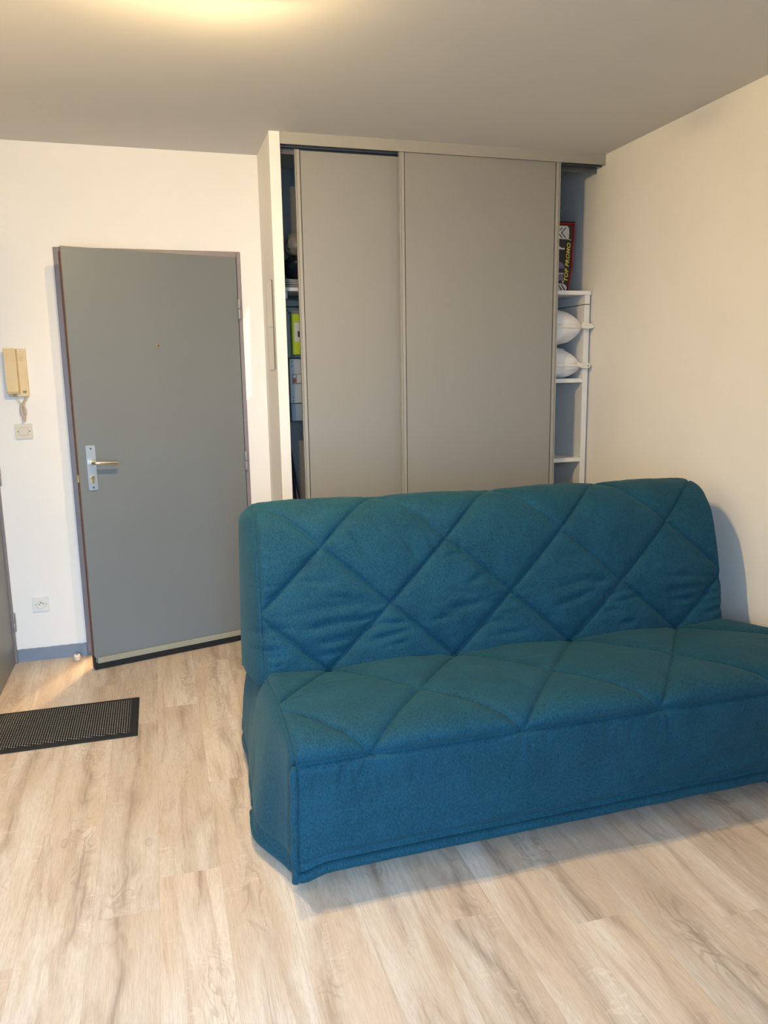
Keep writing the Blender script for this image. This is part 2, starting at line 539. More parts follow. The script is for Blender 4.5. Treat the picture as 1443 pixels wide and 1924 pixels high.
M_GOLD = mat('gold_foil', (0.75, 0.6, 0.3), 0.2, metal=0.9, var=0.2, vscale=60)
M_CLOTHG = mat('grey_striped_cloth', (0.36, 0.35, 0.34), 0.85, var=0.5, vscale=18, stretch=(1, 1, 12))


def film_material():
    m, N, L, P = new_mat('clear_film')
    P.inputs['Base Color'].default_value = (0.9, 0.88, 0.85, 1)
    P.inputs['Roughness'].default_value = 0.25
    P.inputs['Alpha'].default_value = 0.35
    n = N.new('ShaderNodeTexNoise'); n.inputs['Scale'].default_value = 30
    b = N.new('ShaderNodeBump'); b.inputs['Strength'].default_value = 0.5; b.inputs['Distance'].default_value = 0.004
    L.new(n.outputs['Fac'], b.inputs['Height']); L.new(b.outputs[0], P.inputs['Normal'])
    return m


M_FILM = film_material()

# ------------------------------------------------------------------ room shell
# floor: one mesh of planks laid along the room, plank coordinates stored per face
def make_floor():
    PW, PL = 0.173, 1.205
    X0 = -0.08
    known = {-1: 1.98, 0: 2.115, 4: 1.70, 6: 1.59, 8: 1.50, 3: 2.52, 1: 2.62, 2: 1.25, 5: 1.12, 7: 2.25, -2: 2.45}
    verts, faces, uvs, tones = [], [], [], []
    k0 = math.floor((XL - 0.055 - X0) / PW); k1 = math.floor((XR - X0) / PW)
    for k in range(k0, k1 + 1):
        xa, xb = max(XL - 0.055, X0 + k * PW), min(XR, X0 + (k + 1) * PW)
        mid = X0 + (k + .5) * PW
        j = known.get(k, random.uniform(0, PL))
        n0 = math.floor((YF - j) / PL); n1 = math.floor((YK - j) / PL)
        for n in range(n0, n1 + 1):
            ya, yb = max(YF, j + n * PL), min(YK if xb > SX1 else YB + 0.16, j + (n + 1) * PL)
            if yb - ya < 1e-4: continue
            i = len(verts)
            verts += [(xa, ya, 0), (xb, ya, 0), (xb, yb, 0), (xa, yb, 0)]
            faces.append((i, i + 1, i + 2, i + 3))
            sh = random.uniform(0, 50)
            uvs += [(xa - mid, ya + sh), (xb - mid, ya + sh), (xb - mid, yb + sh), (xa - mid, yb + sh)]
            tones.append((random.random(), random.random(), 0, 1))
    me = bpy.data.meshes.new('floor')
    me.from_pydata(verts, [], faces)
    ul = me.uv_layers.new(name='plank')
    for i, t in enumerate(uvs):
        ul.data[i].uv = t
    ca = me.color_attributes.new('plank_tone', 'FLOAT_COLOR', 'CORNER')
    for fi, t in enumerate(tones):
        for c in range(4):
            ca.data[fi * 4 + c].color = t
    me.materials.append(M_FLOOR)
    o = bpy.data.objects.new('floor', me)
    COL.objects.link(o)
    return struct(o)


make_floor()
HY = 5.5       # far end of the landing behind the entry door
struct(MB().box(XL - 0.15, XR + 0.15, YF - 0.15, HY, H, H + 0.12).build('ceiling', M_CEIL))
struct(MB().box(XL - 0.3, 0.50, YB + 0.16, HY, -0.1, 0).build('floor.001', mat('landing_tile', (0.4, 0.36, 0.3), 0.5, var=0.05)))
OX0, OX1, OZ = -0.400, 0.436, 2.012     # entry door opening
wb = MB()
wb.box(XL - 0.15, OX0, YB, YB + 0.16, 0, H)
wb.box(OX1, SX1, YB, YB + 0.16, 0, H)
wb.box(OX0, OX1, YB, YB + 0.16, OZ, H)
struct(wb.build('wall_back', M_WALL))
struct(MB().box(XR, XR + 0.15, YF - 0.15, YK + 0.1, 0, H).build('wall_right', M_WALL))
struct(MB().box(SX1 - 0.05, XR, YK, YK + 0.1, 0, H).box(SX1 - 0.02, SX1, YB + 0.16, YK, 0, H).build('wall_closet', M_CLOSET))
# left wall with the opening of the second door
DY0, DY1, DZ = 3.258, 4.100, 2.04
wl = MB()
wl.box(XL - 0.06, XL, YF - 0.15, DY0, 0, H)
wl.box(XL - 0.06, XL, DY1, YB, 0, H)
wl.box(XL - 0.06, XL, DY0, DY1, DZ, H)
wl.box(XL - 0.15, XL - 0.06, YF - 0.15, YB, 0, H)
struct(wl.build('wall_left', M_WALL))
# window wall behind the camera
WX0, WX1, WZ1 = -0.74, 0.36, 2.15
SLX, SLZ = 1.35, 1.53           # added slit that shapes the bright patch on the back wall
wf = MB()
wf.box(XL, WX0, YF - 0.15, YF, 0, H)
wf.box(WX0, WX1, YF - 0.15, YF, WZ1, H)
GX, GZ = 1.2, 1.50             # added unseen spot lamp outside: x, height
GY = YF - 3.0
def g_at(x, z, y=YF):
    k = (y - GY) / (YB - GY)
    return (GX + (x - GX) * k, GZ + (z - GZ) * k)
qa, qb, qc, qd = g_at(0.449, 1.69), g_at(0.493, 1.783), g_at(0.487, 1.325), g_at(0.449, 1.283)
ga, gb, gc, gd = min(qa[0], qd[0]) - .06, max(qb[0], qc[0]) + .06, min(qc[1], qd[1]) - .06, max(qa[1], qb[1]) + .06
wf.box(WX1, ga, YF - 0.15, YF, 0, H)
wf.box(gb, XR, YF - 0.15, YF, 0, H)
wf.box(ga, gb, YF - 0.15, YF, 0, gc)
wf.box(ga, gb, YF - 0.15, YF, gd, H)
struct(wf.build('wall_front', M_WALL))
wn = MB()
for a, b in ((WX0, WX0 + 0.06), (WX1 - 0.06, WX1), ((WX0 + WX1) / 2 - 0.05, (WX0 + WX1) / 2 + 0.05)):
    wn.box(a, b, YF - 0.12, YF - 0.06, 0.0, WZ1, 0.004)
wn.box(WX0 + 0.06, WX1 - 0.06, YF - 0.12, YF - 0.06, 0.0, 0.08)
wn.box(WX0 + 0.06, WX1 - 0.06, YF - 0.12, YF - 0.06, WZ1 - 0.08, WZ1)
struct(wn.build('window_1', M_SHELF))
sh = MB()                       # added unseen screen, its slit cut to the outline of the light patch
sh.prism([(ga, gc), qd, qa, (ga, gd)], 'y', YF - 0.02, YF)
sh.prism([(ga, gd), qa, qb, (gb, gd)], 'y', YF - 0.02, YF)
sh.prism([(gb, gd), qb, qc, (gb, gc)], 'y', YF - 0.02, YF)
sh.prism([(gb, gc), qc, qd, (ga, gc)], 'y', YF - 0.02, YF)
struct(sh.build('added_slit_screen', M_FRAME))
gl = bpy.data.lights.new('added_patch_spot', 'SPOT')  # invented lamp that throws the bright wall patch, real source unknown
gl.energy = PATCH_SPOT_POWER
gl.color = (1.0, 0.84, 0.50)
gl.shadow_soft_size = 0.003
gl.spot_size = math.radians(9)
gl.spot_blend = 0.1
go = bpy.data.objects.new('added_patch_spot', gl)
COL.objects.link(go)
go.location = (GX, GY, GZ)
go.rotation_euler = (Vector((0.47, YB, 1.53)) - Vector((GX, GY, GZ))).to_track_quat('-Z', 'Y').to_euler()
# partition beside the wardrobe
struct(MB().box(SX0, SX1, YW, YB, 0, H, 0.002).build('wall_partition', M_WALL))
# landing behind the entry door
wh = MB()
wh.box(XL - 0.3, XL - 0.18, YB + 0.16, HY, 0, H)
wh.box(0.50, 0.555, YB + 0.16, HY, 0, H)
wh.box(XL - 0.3, 1.0, HY, HY + 0.1, 0, H)
struct(wh.build('wall_landing', M_WALL))

# baseboard with a ragged painted top edge
bb = MB()
n = 60
top = []
for i in range(n + 1):
    x = XL + (OX0 - 0.028 - XL) * i / n
    top.append((x, 0.065 + 0.0022 * mnoise.noise((x * 55, 1.3, 0)) + 0.0015 * mnoise.noise((x * 200, 7, 0))))
bb.prism([(XL, 0.0)] + top + [(OX0 - 0.028, 0.0)], 'y', YB - 0.012, YB)
struct(bb.build('baseboard_back', M_BASEB))

# entry door frame: face boards and rebated jambs
fr = MB()
FX0, FX1, FZ = -0.428, 0.452, 2.034
fr.box(FX0, OX0 + 0.012, YB - 0.008, YB + 0.02, 0, FZ, 0.003)
fr.box(FX1 - 0.020, FX1, YB - 0.008, YB + 0.02, 0, FZ, 0.003)
fr.box(OX0 + 0.012, FX1 - 0.020, YB - 0.008, YB + 0.02, FZ - 0.030, FZ, 0.003)
fr.box(OX0, OX0 + 0.030, YB + 0.055, YB + 0.16, 0, OZ - 0.01)
fr.box(OX1 - 0.041, OX1, YB + 0.039, YB + 0.16, 0, OZ - 0.01)
fr.box(OX0, OX1, YB + 0.075, YB + 0.16, OZ - 0.03, OZ)
frame1 = struct(fr.build('trim_1', M_FRAME))

# entry door leaf in its own frame: origin at the hinge edge on the floor, +X toward the latch, front face y=0, room side = -Y
HP, LP = Vector((0.430, 4.120)), Vector((-0.373, 3.890))
dv = (LP - HP).normalized()
LW, LH, LT = 0.833, 2.003, 0.040
door = MB()
door.box(0, LW, -LT, 0, 0.030, LH, 0.0015)
door1 = door.build('door_1', M_GREY, origin=(0, 0, 0))
# +X local must point along dv; the room side is then local +Y
door1.location = (HP.x, HP.y, 0.002)
door1.rotation_euler = (0, 0, math.atan2(dv.y, dv.x))
door1['_frame'] = (0, 0, 0)
struct(door1)
RS = 1  # room side is local +Y


def dpart(mb, name, m, par=None, **k):
    o = mb.build(name, m, par or door1, **k)
    return o


# wooden latch edge and dark seal
e = dpart(MB().box(LW, LW + 0.0025, -0.022, -0.001, 0.032, LH - 0.002), 'wooden_edge', M_WOODEDGE)
e['label'] = 'bare brown wooden edge'
e = dpart(MB().box(LW, LW + 0.005, -LT + 0.002, -0.024, 0.032, LH - 0.02), 'edge_seal', M_RED)
e['label'] = 'dark red edge strip'
e = dpart(MB().box(LW, LW + 0.006, -0.028, -0.006, 0.93, 0.965), 'latch', M_BRASS)
e['label'] = 'brass latch'
# sweep at the foot
e = dpart(MB().box(0.005, LW - 0.010, 0, 0.012, 0.028, 0.058, 0.003), 'door_sweep', M_SWEEP)
e['label'] = 'beige metal draught strip'
e = dpart(MB().box(0.005, LW + 0.004, -LT + 0.004, 0.014, 0.001, 0.030, 0.002).box(LW - 0.001, LW + 0.007, -LT + 0.004, 0.012, 0.001, 0.062, 0.002), 'sweep_brush', M_BLACK)
e['label'] = 'black rubber strip'
# lock plate, lever, cylinder
PX, PZ = 0.7765, 0.996
pl = dpart(MB().rbox(PX, PZ, 0.042, 0.213, 0.005, 0, 0.007, 0.001), 'lock_plate', M_STEEL)
pl['label'] = 'long aluminium lock plate'
for zz in (1.088, 0.902):
    MB().cyl((PX - 0.001, 0.0068, zz), (PX - 0.001, 0.0085, zz), 0.0042, 14).build('screw', M_DARK, pl)
kb = MB()
kb.cyl((PX, 0.006, 0.950), (PX, 0.013, 0.950), 0.0095, 20, 0.001)
kb.box(PX - 0.0055, PX + 0.0055, 0.006, 0.0125, 0.923, 0.950, 0.002)
kc = kb.build('lock_cylinder', M_BRASS, pl)
kc['label'] = 'brass lock cylinder'
lv = MB()
lv.cyl((PX, 0.006, 1.022), (PX, 0.020, 1.022), 0.0125, 24, 0.003)
pts = [(PX, 0.012, 1.022), (PX, 0.030, 1.022), (PX - 0.001, 0.040, 1.022), (PX - 0.006, 0.049, 1.022), (PX - 0.016, 0.053, 1.022), (PX - 0.03, 0.0535, 1.021), (PX - 0.07, 0.053, 1.019), (PX - 0.108, 0.052, 1.0165), (PX - 0.113, 0.052, 1.0162), (PX - 0.1145, 0.052, 1.0162)]
lv.tube(pts, [.0085, .0085, .0085, .0085, .0088, .009, .0092, .0092, .0075, .004], 18)
e = dpart(lv, 'door_handle', M_LEVER)
e['label'] = 'nickel lever handle'
ph = dpart(MB().cyl((0.422, 0, 1.567), (0.422, 0.004, 1.567), 0.0085, 24, 0.001), 'peephole', M_BRASS)
ph['label'] = 'small brass peephole'
MB().sphere((0.422, 0.0035, 1.567), 0.0048, 1, 0.5, 1, 14).build('lens', M_DARK, ph)
for zz in (1.75, 0.975, 0.2):
    hb = MB()
    hb.cyl((-0.003, 0.008, zz - 0.050), (-0.003, 0.008, zz - 0.001), 0.0085, 16, 0.001)
    hb.cyl((-0.003, 0.008, zz + 0.001), (-0.003, 0.008, zz + 0.050), 0.0085, 16, 0.001)
    hb.box(-0.003, 0.006, 0.0, 0.003, zz - 0.05, zz + 0.05)
    dpart(hb, 'hinge', M_HINGE)

# left door (in the left wall) and its frame
d2 = MB().box(XL - 0.045, XL - 0.004, DY0 + 0.004, DY1 - 0.004, 0.003, DZ - 0.004, 0.0015).build('door_2', M_GREY)
struct(d2)
t2 = MB()
t2.box(XL - 0.05, XL + 0.006, DY1 - 0.002, YB - 0.013, 0, DZ + 0.05, 0.002)
t2.box(XL - 0.05, XL + 0.006, DY0 - 0.045, DY0 + 0.002, 0, DZ + 0.05, 0.002)
t2.box(XL - 0.05, XL + 0.006, DY0 - 0.0, DY1, DZ, DZ + 0.05, 0.002)
struct(t2.build('trim_2', M_FRAME))
for zz in (0.215, 0.955, 1.75):
    hb = MB()
    hb.cyl((XL + 0.007, DY1 + 0.004, zz - 0.047), (XL + 0.007, DY1 + 0.004, zz - 0.001), 0.008, 16, 0.001)
    hb.cyl((XL + 0.007, DY1 + 0.010, zz + 0.001), (XL + 0.007, DY1 + 0.010, zz + 0.047), 0.008, 16, 0.001)
    hb.box(XL - 0.002, XL + 0.008, DY1 + 0.002, DY1 + 0.014, zz - 0.047, zz + 0.047, 0.001)
    hb.build('hinge', M_HINGE, d2)

# ------------------------------------------------------------------ ceiling lamp (just outside the top of the frame)
BULBS = ((0.03, 2.25), (0.28, 2.33))
LX, LY = 0.155, 2.29
lamp = thing('ceiling_lamp', (LX, LY, H), 'ceiling lamp with two warm bulbs above the sofa', 'lamp')
pl_ = MB()
dx_, dy_ = 0.9524, 0.3048
pp_ = []
for k in range(40):
    a = 2 * math.pi * k / 40
    e1, e2 = 0.215 * math.cos(a), 0.085 * math.sin(a)
    pp_.append((LX + e1 * dx_ - e2 * dy_, LY + e1 * dy_ + e2 * dx_))
pl_.prism(pp_, 'z', H - 0.031, H).build('base', M_WHITEPL, lamp)
for bx_, by_ in BULBS:
    a = MB().cyl((bx_, by_, H - 0.036), (bx_, by_, H - 0.030), 0.016, 18).build('socket', M_WHITEPL, lamp)
    MB().sphere((bx_, by_, H - 0.044), 0.0185, 1, 1, 0.36, seg=28).build('bulb', M_BULB, lamp)

# ------------------------------------------------------------------ built-in wardrobe
WT = 2.448
ward = thing('sliding_wardrobe', (1.44, YW, 0), 'taupe built-in wardrobe with two sliding doors standing between the partition and right wall', 'wardrobe')
rail = MB()
rail.box(SX1 + 0.001, XR - 0.003, YW, YW + 0.005, WT, H, 0.0)
rail.box(SX1 + 0.001, XR - 0.003, YW - 0.0015, YW + 0.0055, WT, WT + 0.006, 0.001)
rail.box(SX1 + 0.001, XR - 0.003, YW + 0.005, YW + 0.155, H - 0.03, H)
rr = rail.build('fascia', M_PROF, ward)
tk = MB()
for yy, zz in ((0.036, WT - 0.002), (0.080, WT - 0.022), (0.100, WT - 0.004)):
    tk.box(SX1 + 0.002, XR - 0.003, YW + yy, YW + yy + 0.003, zz, H - 0.03)
tk.box(SX1 + 0.002, XR - 0.003, YW + 0.012, YW + 0.14, H - 0.032, H - 0.028)
tko = tk.build('top_track', M_TRACK, ward)
tko['label'] = 'dark metal sliding track'
MB().box(SX1 + 0.002, XR - 0.003, YW + 0.005, YW + 0.085, 0, 0.008, 0.001).build('floor_track', M_TRACK, ward)


def slide_door(x0, x1, y, lab, zt):
    d = MB().box(x0 + 0.027, x1 - 0.027, y + 0.004, y + 0.016, 0.03, zt - 0.004).build('sliding_door', M_WARD, ward)
    d['label'] = lab
    for a, sgn in ((x0, 1), (x1, -1)):
        st = MB()
        st.mi = 0
        xa, xb = (a, a + 0.030) if sgn > 0 else (a - 0.030, a)
        def seg(t0, t1, yo):
            p, q_ = (a + sgn * t0, a + sgn * t1)
            st.box(min(p, q_), max(p, q_), y + yo, y + 0.022, 0.012, zt, 0.0006)
        seg(0.0, 0.0052, -0.002)
        st.mi = 1
        seg(0.0052, 0.0072, 0.004)
        st.mi = 0
        seg(0.0072, 0.0225, 0.0)
        st.mi = 1
        seg(0.0225, 0.0246, 0.0045)
        st.mi = 0
        st.build('stile', [M_PROF, M_GROOVE], d)
    MB().box(x0 + 0.026, x1 - 0.026, y + 0.0, y + 0.02, 0.012, 0.05, 0.001).build('bottom_rail', M_PROF, d)
    return d


slide_door(0.683, 1.235, YW + 0.052, 'left sliding door, set behind the right one', WT - 0.005)
slide_door(1.176, 2.026, YW + 0.006, 'right sliding door, wider and in front', WT + 0.018)

# closet interior: long top shelf and the open unit on the right
SHY = 3.80
unit = thing('shelving_unit', (1.92, SHY, 0), 'white open shelving unit in the right end of the wardrobe', 'shelf')
MB().box(1.55, XR - 0.010, SHY, YB - 0.004, 1.815, 1.836, 0.001).build('top_board', M_SHELF, unit)
MB().box(2.232, XR - 0.016, SHY + 0.002, YB - 0.004, 1.768, 1.8145, 0.0008).build('side_rail', M_SHELF, unit)
MB().box(2.232, 2.2635, SHY + 0.004, YB - 0.004, 0.0, 1.764, 0.001).build('side_panel', M_SHELF, unit)
MB().box(1.55, 1.575, SHY + 0.004, YB - 0.004, 0.0, 1.8145, 0.001).build('side_panel', M_SHELF, unit)
lsh = thing('closet_shelf', (1.0, 4.15, 1.832), 'white shelf board in the left end of the wardrobe above the green meter', 'shelf')
MB().box(SX1 + 0.003, 1.45, 3.99, YK - 0.004, 1.8325, 1.851, 0.001).build('board', M_SHELF, lsh)
MB().box(0.640, 0.6655, 3.997, YK - 0.004, 1.797, 1.832, 0.001).build('bracket', M_SHELF, lsh)
MB().box(1.575, 2.232, YB - 0.010, YB - 0.004, 0.0, 1.8145).build('back_panel', mat('grey_back_panel', (0.42, 0.43, 0.42), 0.6, var=0.03), unit)
for zz in (1.376, 0.944, 0.50, 0.08):
    MB().box(1.575, 2.232, SHY + 0.006, YB - 0.010, zz - 0.022, zz, 0.001).build('shelf', M_SHELF, unit)


# ------------------------------------------------------------------ bedding bags
def bedding(name, cx_, x1, y0, y1, z0, z1, zz, label, seed, droop, ep, eq):
    """puffed fabric pack: half hidden behind the sliding door, pinched to a tab at its right front corner"""
    t = thing(name, ((cx_ + x1) / 2, (y0 + y1) / 2, z0), label, 'bedding pack', 'bedding packs on the shelving unit')
    nu, nv = 60, 48
    x0 = cx_
    V = np.zeros((nu, nv, 3))
    for i in range(nu):
        f = i / (nu - 1)                       # along x, 1 = right end
        for j in range(nv):
            a = 2 * math.pi * j / nv
            ca, sa = math.cos(a), math.sin(a)
            k = max(1e-3, 1 - abs(2 * f - 1) ** ep) ** eq
            rr_ = (abs(ca) ** 2.6 + abs(sa) ** 2.6) ** (-1 / 2.6)
            yc, hy = (y0 + y1) / 2, (y1 - y0) / 2 * (0.55 + 0.45 * k ** 0.6)
            up_ = (z1 - zz) * k
            dn_ = (zz - z0) * k
            zc = zz + droop * max(0, f - 0.6) * 1.2
            y = yc + hy * ca * rr_
            z = zc + (up_ if sa > 0 else dn_) * sa * rr_
            d = 0.010 * mnoise.noise((f * 9 + seed, ca * 3, sa * 3)) * k
            V[i, j] = (x0 + (x1 - x0) * f, y + d, min(max(z + d, z0 + 0.001), z1))
    o = grid_obj('fabric_cover', V, nu, nv, M_WFAB, t, closed_v=True)
    # binding round the middle of the pack
    pts = []
    for i in range(nu):
        f = i / (nu - 1)
        k = max(1e-3, 1 - abs(2 * f - 1) ** ep) ** eq
        hy = (y1 - y0) / 2 * (0.55 + 0.45 * k ** 0.6)
        pts.append((x0 + (x1 - x0) * f, (y0 + y1) / 2 - hy - 0.001, zz + droop * max(0, f - 0.6) * 1.2))
    st = MB()
    bh = 0.013
    prev = None
    for p in pts:
        q4 = [st.bm.verts.new((p[0], p[1] + dy, p[2] + dz)) for dy, dz in ((-0.003, -bh * .8), (-0.006, 0), (-0.003, bh * .8), (0.008, bh), (0.008, -bh))]
        if prev:
            for k in range(5):
                st.bm.faces.new((prev[k], prev[(k + 1) % 5], q4[(k + 1) % 5], q4[k]))
        else:
            st.bm.faces.new(q4)
        prev = q4
    st.bm.faces.new(prev)
    st.build('zip_binding', M_ZIP, t, smooth=True)
    return t, pts[-1]


t1, e1 = bedding('bedding_pack', 1.60, 2.2315, 3.765, 4.09, 1.5447, 1.752, 1.648, 'white bedding pack with ivory binding, the upper one, lying on another pack', 2.1, 0.005, 4.0, 0.62)
tb = MB()
tb.prism([(2.205, 1.640), (2.240, 1.636), (2.272, 1.642), (2.2745, 1.650), (2.262, 1.661), (2.240, 1.668), (2.205, 1.672)], 'y', 3.768, 3.786, 0.003)
tb.build('corner_tab', M_ZIP, t1)
t2_, e2 = bedding('bedding_pack', 1.60, 2.229, 3.785, 4.09, 1.3765, 1.5445, 1.452, 'white bedding pack with a button tab, the lower one, resting on the shelf', 7.7, -0.02, 7.0, 0.60)
tb = MB()
tb.prism([(2.185, 1.442), (2.215, 1.430), (2.245, 1.428), (2.262, 1.436), (2.264, 1.450), (2.252, 1.458), (2.215, 1.452), (2.185, 1.466)], 'y', 3.775, 3.790, 0.003)
tb2 = tb.build('corner_tab', M_ZIP, t2_)
cf = MB().prism([(2.02, 1.5435), (2.10, 1.5425), (2.14, 1.536), (2.185, 1.508), (2.228, 1.474), (2.228, 1.462), (2.182, 1.494), (2.138, 1.524), (2.10, 1.530), (2.02, 1.532)], 'y', 3.86, 4.0).build('clear_film', M_FILM, t2_)
cf['label'] = 'clear plastic film'
MB().cyl((2.247, 3.772, 1.443), (2.247, 3.776, 1.443), 0.0035, 12).build('rivet', M_GREY, tb2)

# ------------------------------------------------------------------ tote bag with print
BX1, BY = 2.216, 3.93
tote = thing('shopping_bag', (2.0, BY + 0.07, 1.836), 'black shopping bag with red trim and yellow lettering standing on top of shelving unit', 'bag')
bz0, bz1 = 1.8375, 2.205
bag = MB()
N_ = 24
ring_prev = None
for i in range(N_ + 1):
    f = i / N_
    z = bz0 + (bz1 - bz0) * f
    xr_ = BX1 - 0.012 + 0.031 * f + 0.003 * math.sin(f * 5)
    yf_ = BY - 0.006 * math.sin(f * math.pi) + 0.003 * math.sin(f * 14)
    q4 = [bag.bm.verts.new(p) for p in ((1.78, yf_, z), (xr_ - 0.006, yf_, z), (xr_, yf_ + 0.006, z), (xr_ - 0.004, yf_ + 0.13, z), (1.78, yf_ + 0.13, z))]
    if ring_prev:
        for k in range(5):
            bag.bm.faces.new((ring_prev[k], ring_prev[(k + 1) % 5], q4[(k + 1) % 5], q4[k]))
    else:
        bag.bm.faces.new(q4)
    ring_prev = q4
bag.bm.faces.new(ring_prev)
body = bag.build('body', M_TBLACK, tote)
edge = [(BX1 - 0.012 + 0.031 * (i / N_) + 0.003 * math.sin(i / N_ * 5) - 0.004, BY - 0.006 * math.sin(i / N_ * math.pi) + 0.003 * math.sin(i / N_ * 14) - 0.001, bz0 + 0.008 + (bz1 - bz0 - 0.013) * i / N_) for i in range(N_ + 1)]
pe = MB().tube(edge, 0.0055, 10)
pe.tube([(edge[-1][0], edge[-1][1], bz1 - 0.006), (2.1, BY - 0.001, bz1 - 0.008), (1.80, BY - 0.001, bz1 - 0.006)], 0.0065, 10)
MB().box(1.785, BX1 + 0.018, BY - 0.004, BY + 0.12, bz1 - 0.001, bz1 + 0.004, 0.001).build('top_edge', M_BLACK, tote)
e = pe.build('piping', M_TRED, tote)
e['label'] = 'red piping'


def text_mesh(txt, size, shear, offs):
    cu = bpy.data.curves.new('t', 'FONT')
    cu.body = txt
    cu.size = size
    cu.shear = shear
    cu.offset = offs
    cu.extrude = 0.0006
    cu.space_character = 1.12
    ob = bpy.data.objects.new('t', cu)
    COL.objects.link(ob)
    dg = bpy.context.evaluated_depsgraph_get()
    me = bpy.data.meshes.new_from_object(ob.evaluated_get(dg))
    bpy.data.objects.remove(ob)
    bpy.data.curves.remove(cu)
    return me


tm = text_mesh('TOP PROMO !', 0.041, 0.22, 0.0012)
tm.materials.append(M_TYEL)
to = bpy.data.objects.new('lettering', tm)
COL.objects.link(to)
xs = [v.co.x for v in tm.vertices]
sc_ = 0.222 / (max(xs) - min(xs))
to.parent = tote
# text runs upward along Z, letter tops point to -X
to.matrix_local = Matrix.Translation(Vector((2.190, BY - 0.0085, 1.894)) - Vector(tote.location)) @ Matrix(((0, -0.74, 0, 0), (0, 0, -1, 0), (1, 0, 0, 0), (0, 0, 0, 1))) @ Matrix.Rotation(math.radians(-3.4), 4, 'Z') @ Matrix.Diagonal((sc_, 1, 1, 1)) 
to['label'] = 'yellow lettering'
# white hatched patches and grey printed figures
def blob(cx_, cz_, rx, rz, a0=0, a1=360, n=28):
    return [(cx_ + rx * math.cos(math.radians(a0 + (a1 - a0) * i / n)), cz_ + rz * math.sin(math.radians(a0 + (a1 - a0) * i / n))) for i in range(n + (0 if a1 - a0 >= 360 else 1))]


def printed(pts, y, m, lab=None, par=None):
    o = MB().prism(pts, 'y', BY + y, BY + y + 0.0012).build('print', m, par or tote)
    if lab:
        o['label'] = lab
    return o


top_patch = printed([(2.02, 2.183), (2.183, 2.186), (2.193, 2.175), (2.196, 2.15), (2.194, 2.125), (2.188, 2.116), (2.02, 2.122)], -0.0075, M_TWHITE, 'white print with black chevrons')
for dx in (0, 0.022):
    printed([(2.178 - dx, 2.176), (2.172 - dx, 2.176), (2.146 - dx, 2.150), (2.172 - dx, 2.122), (2.178 - dx, 2.122), (2.153 - dx, 2.150)], -0.0086, M_TBLACK, None, top_patch)
low_patch = printed(blob(2.150, 1.862, 0.038, 0.024), -0.0085, M_TWHITE, 'round white print with black stripes')
for dx in (0, 0.020, 0.040):
    printed([(2.150 - dx, 1.881), (2.156 - dx, 1.881), (2.180 - dx, 1.853), (2.174 - dx, 1.850)], -0.0096, M_TBLACK, None, low_patch)
printed(blob(2.135, 1.965, 0.036, 0.034, 0, 180), -0.0085, M_TPUR, 'mauve printed dome')
pp = printed([(2.08, 1.900), (2.166, 1.900), (2.166, 1.944), (2.08, 1.944)], -0.0085, M_TPUR, 'mauve printed block')
printed([(2.09, 1.936), (2.166, 1.936), (2.166, 1.939), (2.09, 1.939)], -0.0096, M_TWHITE, None, pp)
printed([(2.10, 2.066), (2.168, 2.062), (2.170, 2.072), (2.150, 2.070), (2.14, 2.078), (2.10, 2.079)], -0.0095, M_TWHITE, 'small white printed figure')
printed(blob(2.163, 1.894, 0.005, 0.005), -0.0096, M_TWHITE, 'small white printed dot')

# ------------------------------------------------------------------ left side of the closet
# folded cloths on the top board
cl = thing('folded_cloth', (0.78, 4.09, 1.851), 'stack of folded grey cloths on the white shelf above the green meter', 'cloth')
for i in range(4):
    V = np.zeros((24, 16, 3))
    z0 = 1.853 + i * 0.011
    for a in range(24):
        for b in range(16):
            th = 2 * math.pi * b / 16
            f = a / 23
            V[a, b] = (0.655 + 0.30 * f + 0.006 * mnoise.noise((i * 3.3, th, 1)), 4.09 + 0.075 * np.sign(math.cos(th)) * abs(math.cos(th)) ** 0.4,
                       z0 + 0.006 + 0.0058 * np.sign(math.sin(th)) * abs(math.sin(th)) ** 0.6 + 0.003 * math.sin(f * 7 + i))
    ex = []
    grid_obj('cloth_layer', V, 24, 16, M_CLOTHG, cl, closed_v=True)
# crumpled dark bag
def crumple(cx_, cy_, cz_, rx, ry, rz, seed, amp, n=56, power=2.6, flat=None, cap=9.0):
    V = np.zeros((n, n, 3))
    for i in range(n):
        ph_ = math.pi * i / (n - 1) - math.pi / 2
        for j in range(n):
            th = 2 * math.pi * j / n
            dx, dy, dz = math.cos(ph_) * math.cos(th), math.cos(ph_) * math.sin(th), math.sin(ph_)
            s_ = (abs(dx) ** power + abs(dy) ** power + abs(dz) ** power) ** (-1 / power)
            d = 1 + amp * (mnoise.noise((dx * 2.4 + seed, dy * 2.4, dz * 2.4)) + 0.7 * abs(mnoise.noise((dx * 6 + seed, dy * 6, dz * 4))))
            z = cz_ + rz * dz * s_ * d
            if flat is not None: z = min(max(z, flat), cap)
            V[i, j] = (cx_ + rx * dx * s_ * d, cy_ + ry * dy * s_ * d, z)
    return V
V = crumple(0.79, 4.10, 1.958, 0.125, 0.085, 0.058, 3.3, 0.12, flat=1.902, cap=2.0165)
tag(grid_obj('plastic_bag', V, 56, 56, M_NAVY, closed_v=True), 'dark shiny plastic bag on the folded cloths in wardrobe gap', 'bag')
V = crumple(0.785, 4.10, 2.075, 0.098, 0.075, 0.062, 9.1, 0.10, flat=2.017)
M_MILKY = mat('milky_plastic', (0.34, 0.29, 0.24), 0.25, spec=0.6, var=0.35, vscale=14)
tag(grid_obj('plastic_bag', V, 56, 56, M_MILKY, closed_v=True), 'pale crumpled plastic bag on top of the dark bag in wardrobe gap', 'bag')

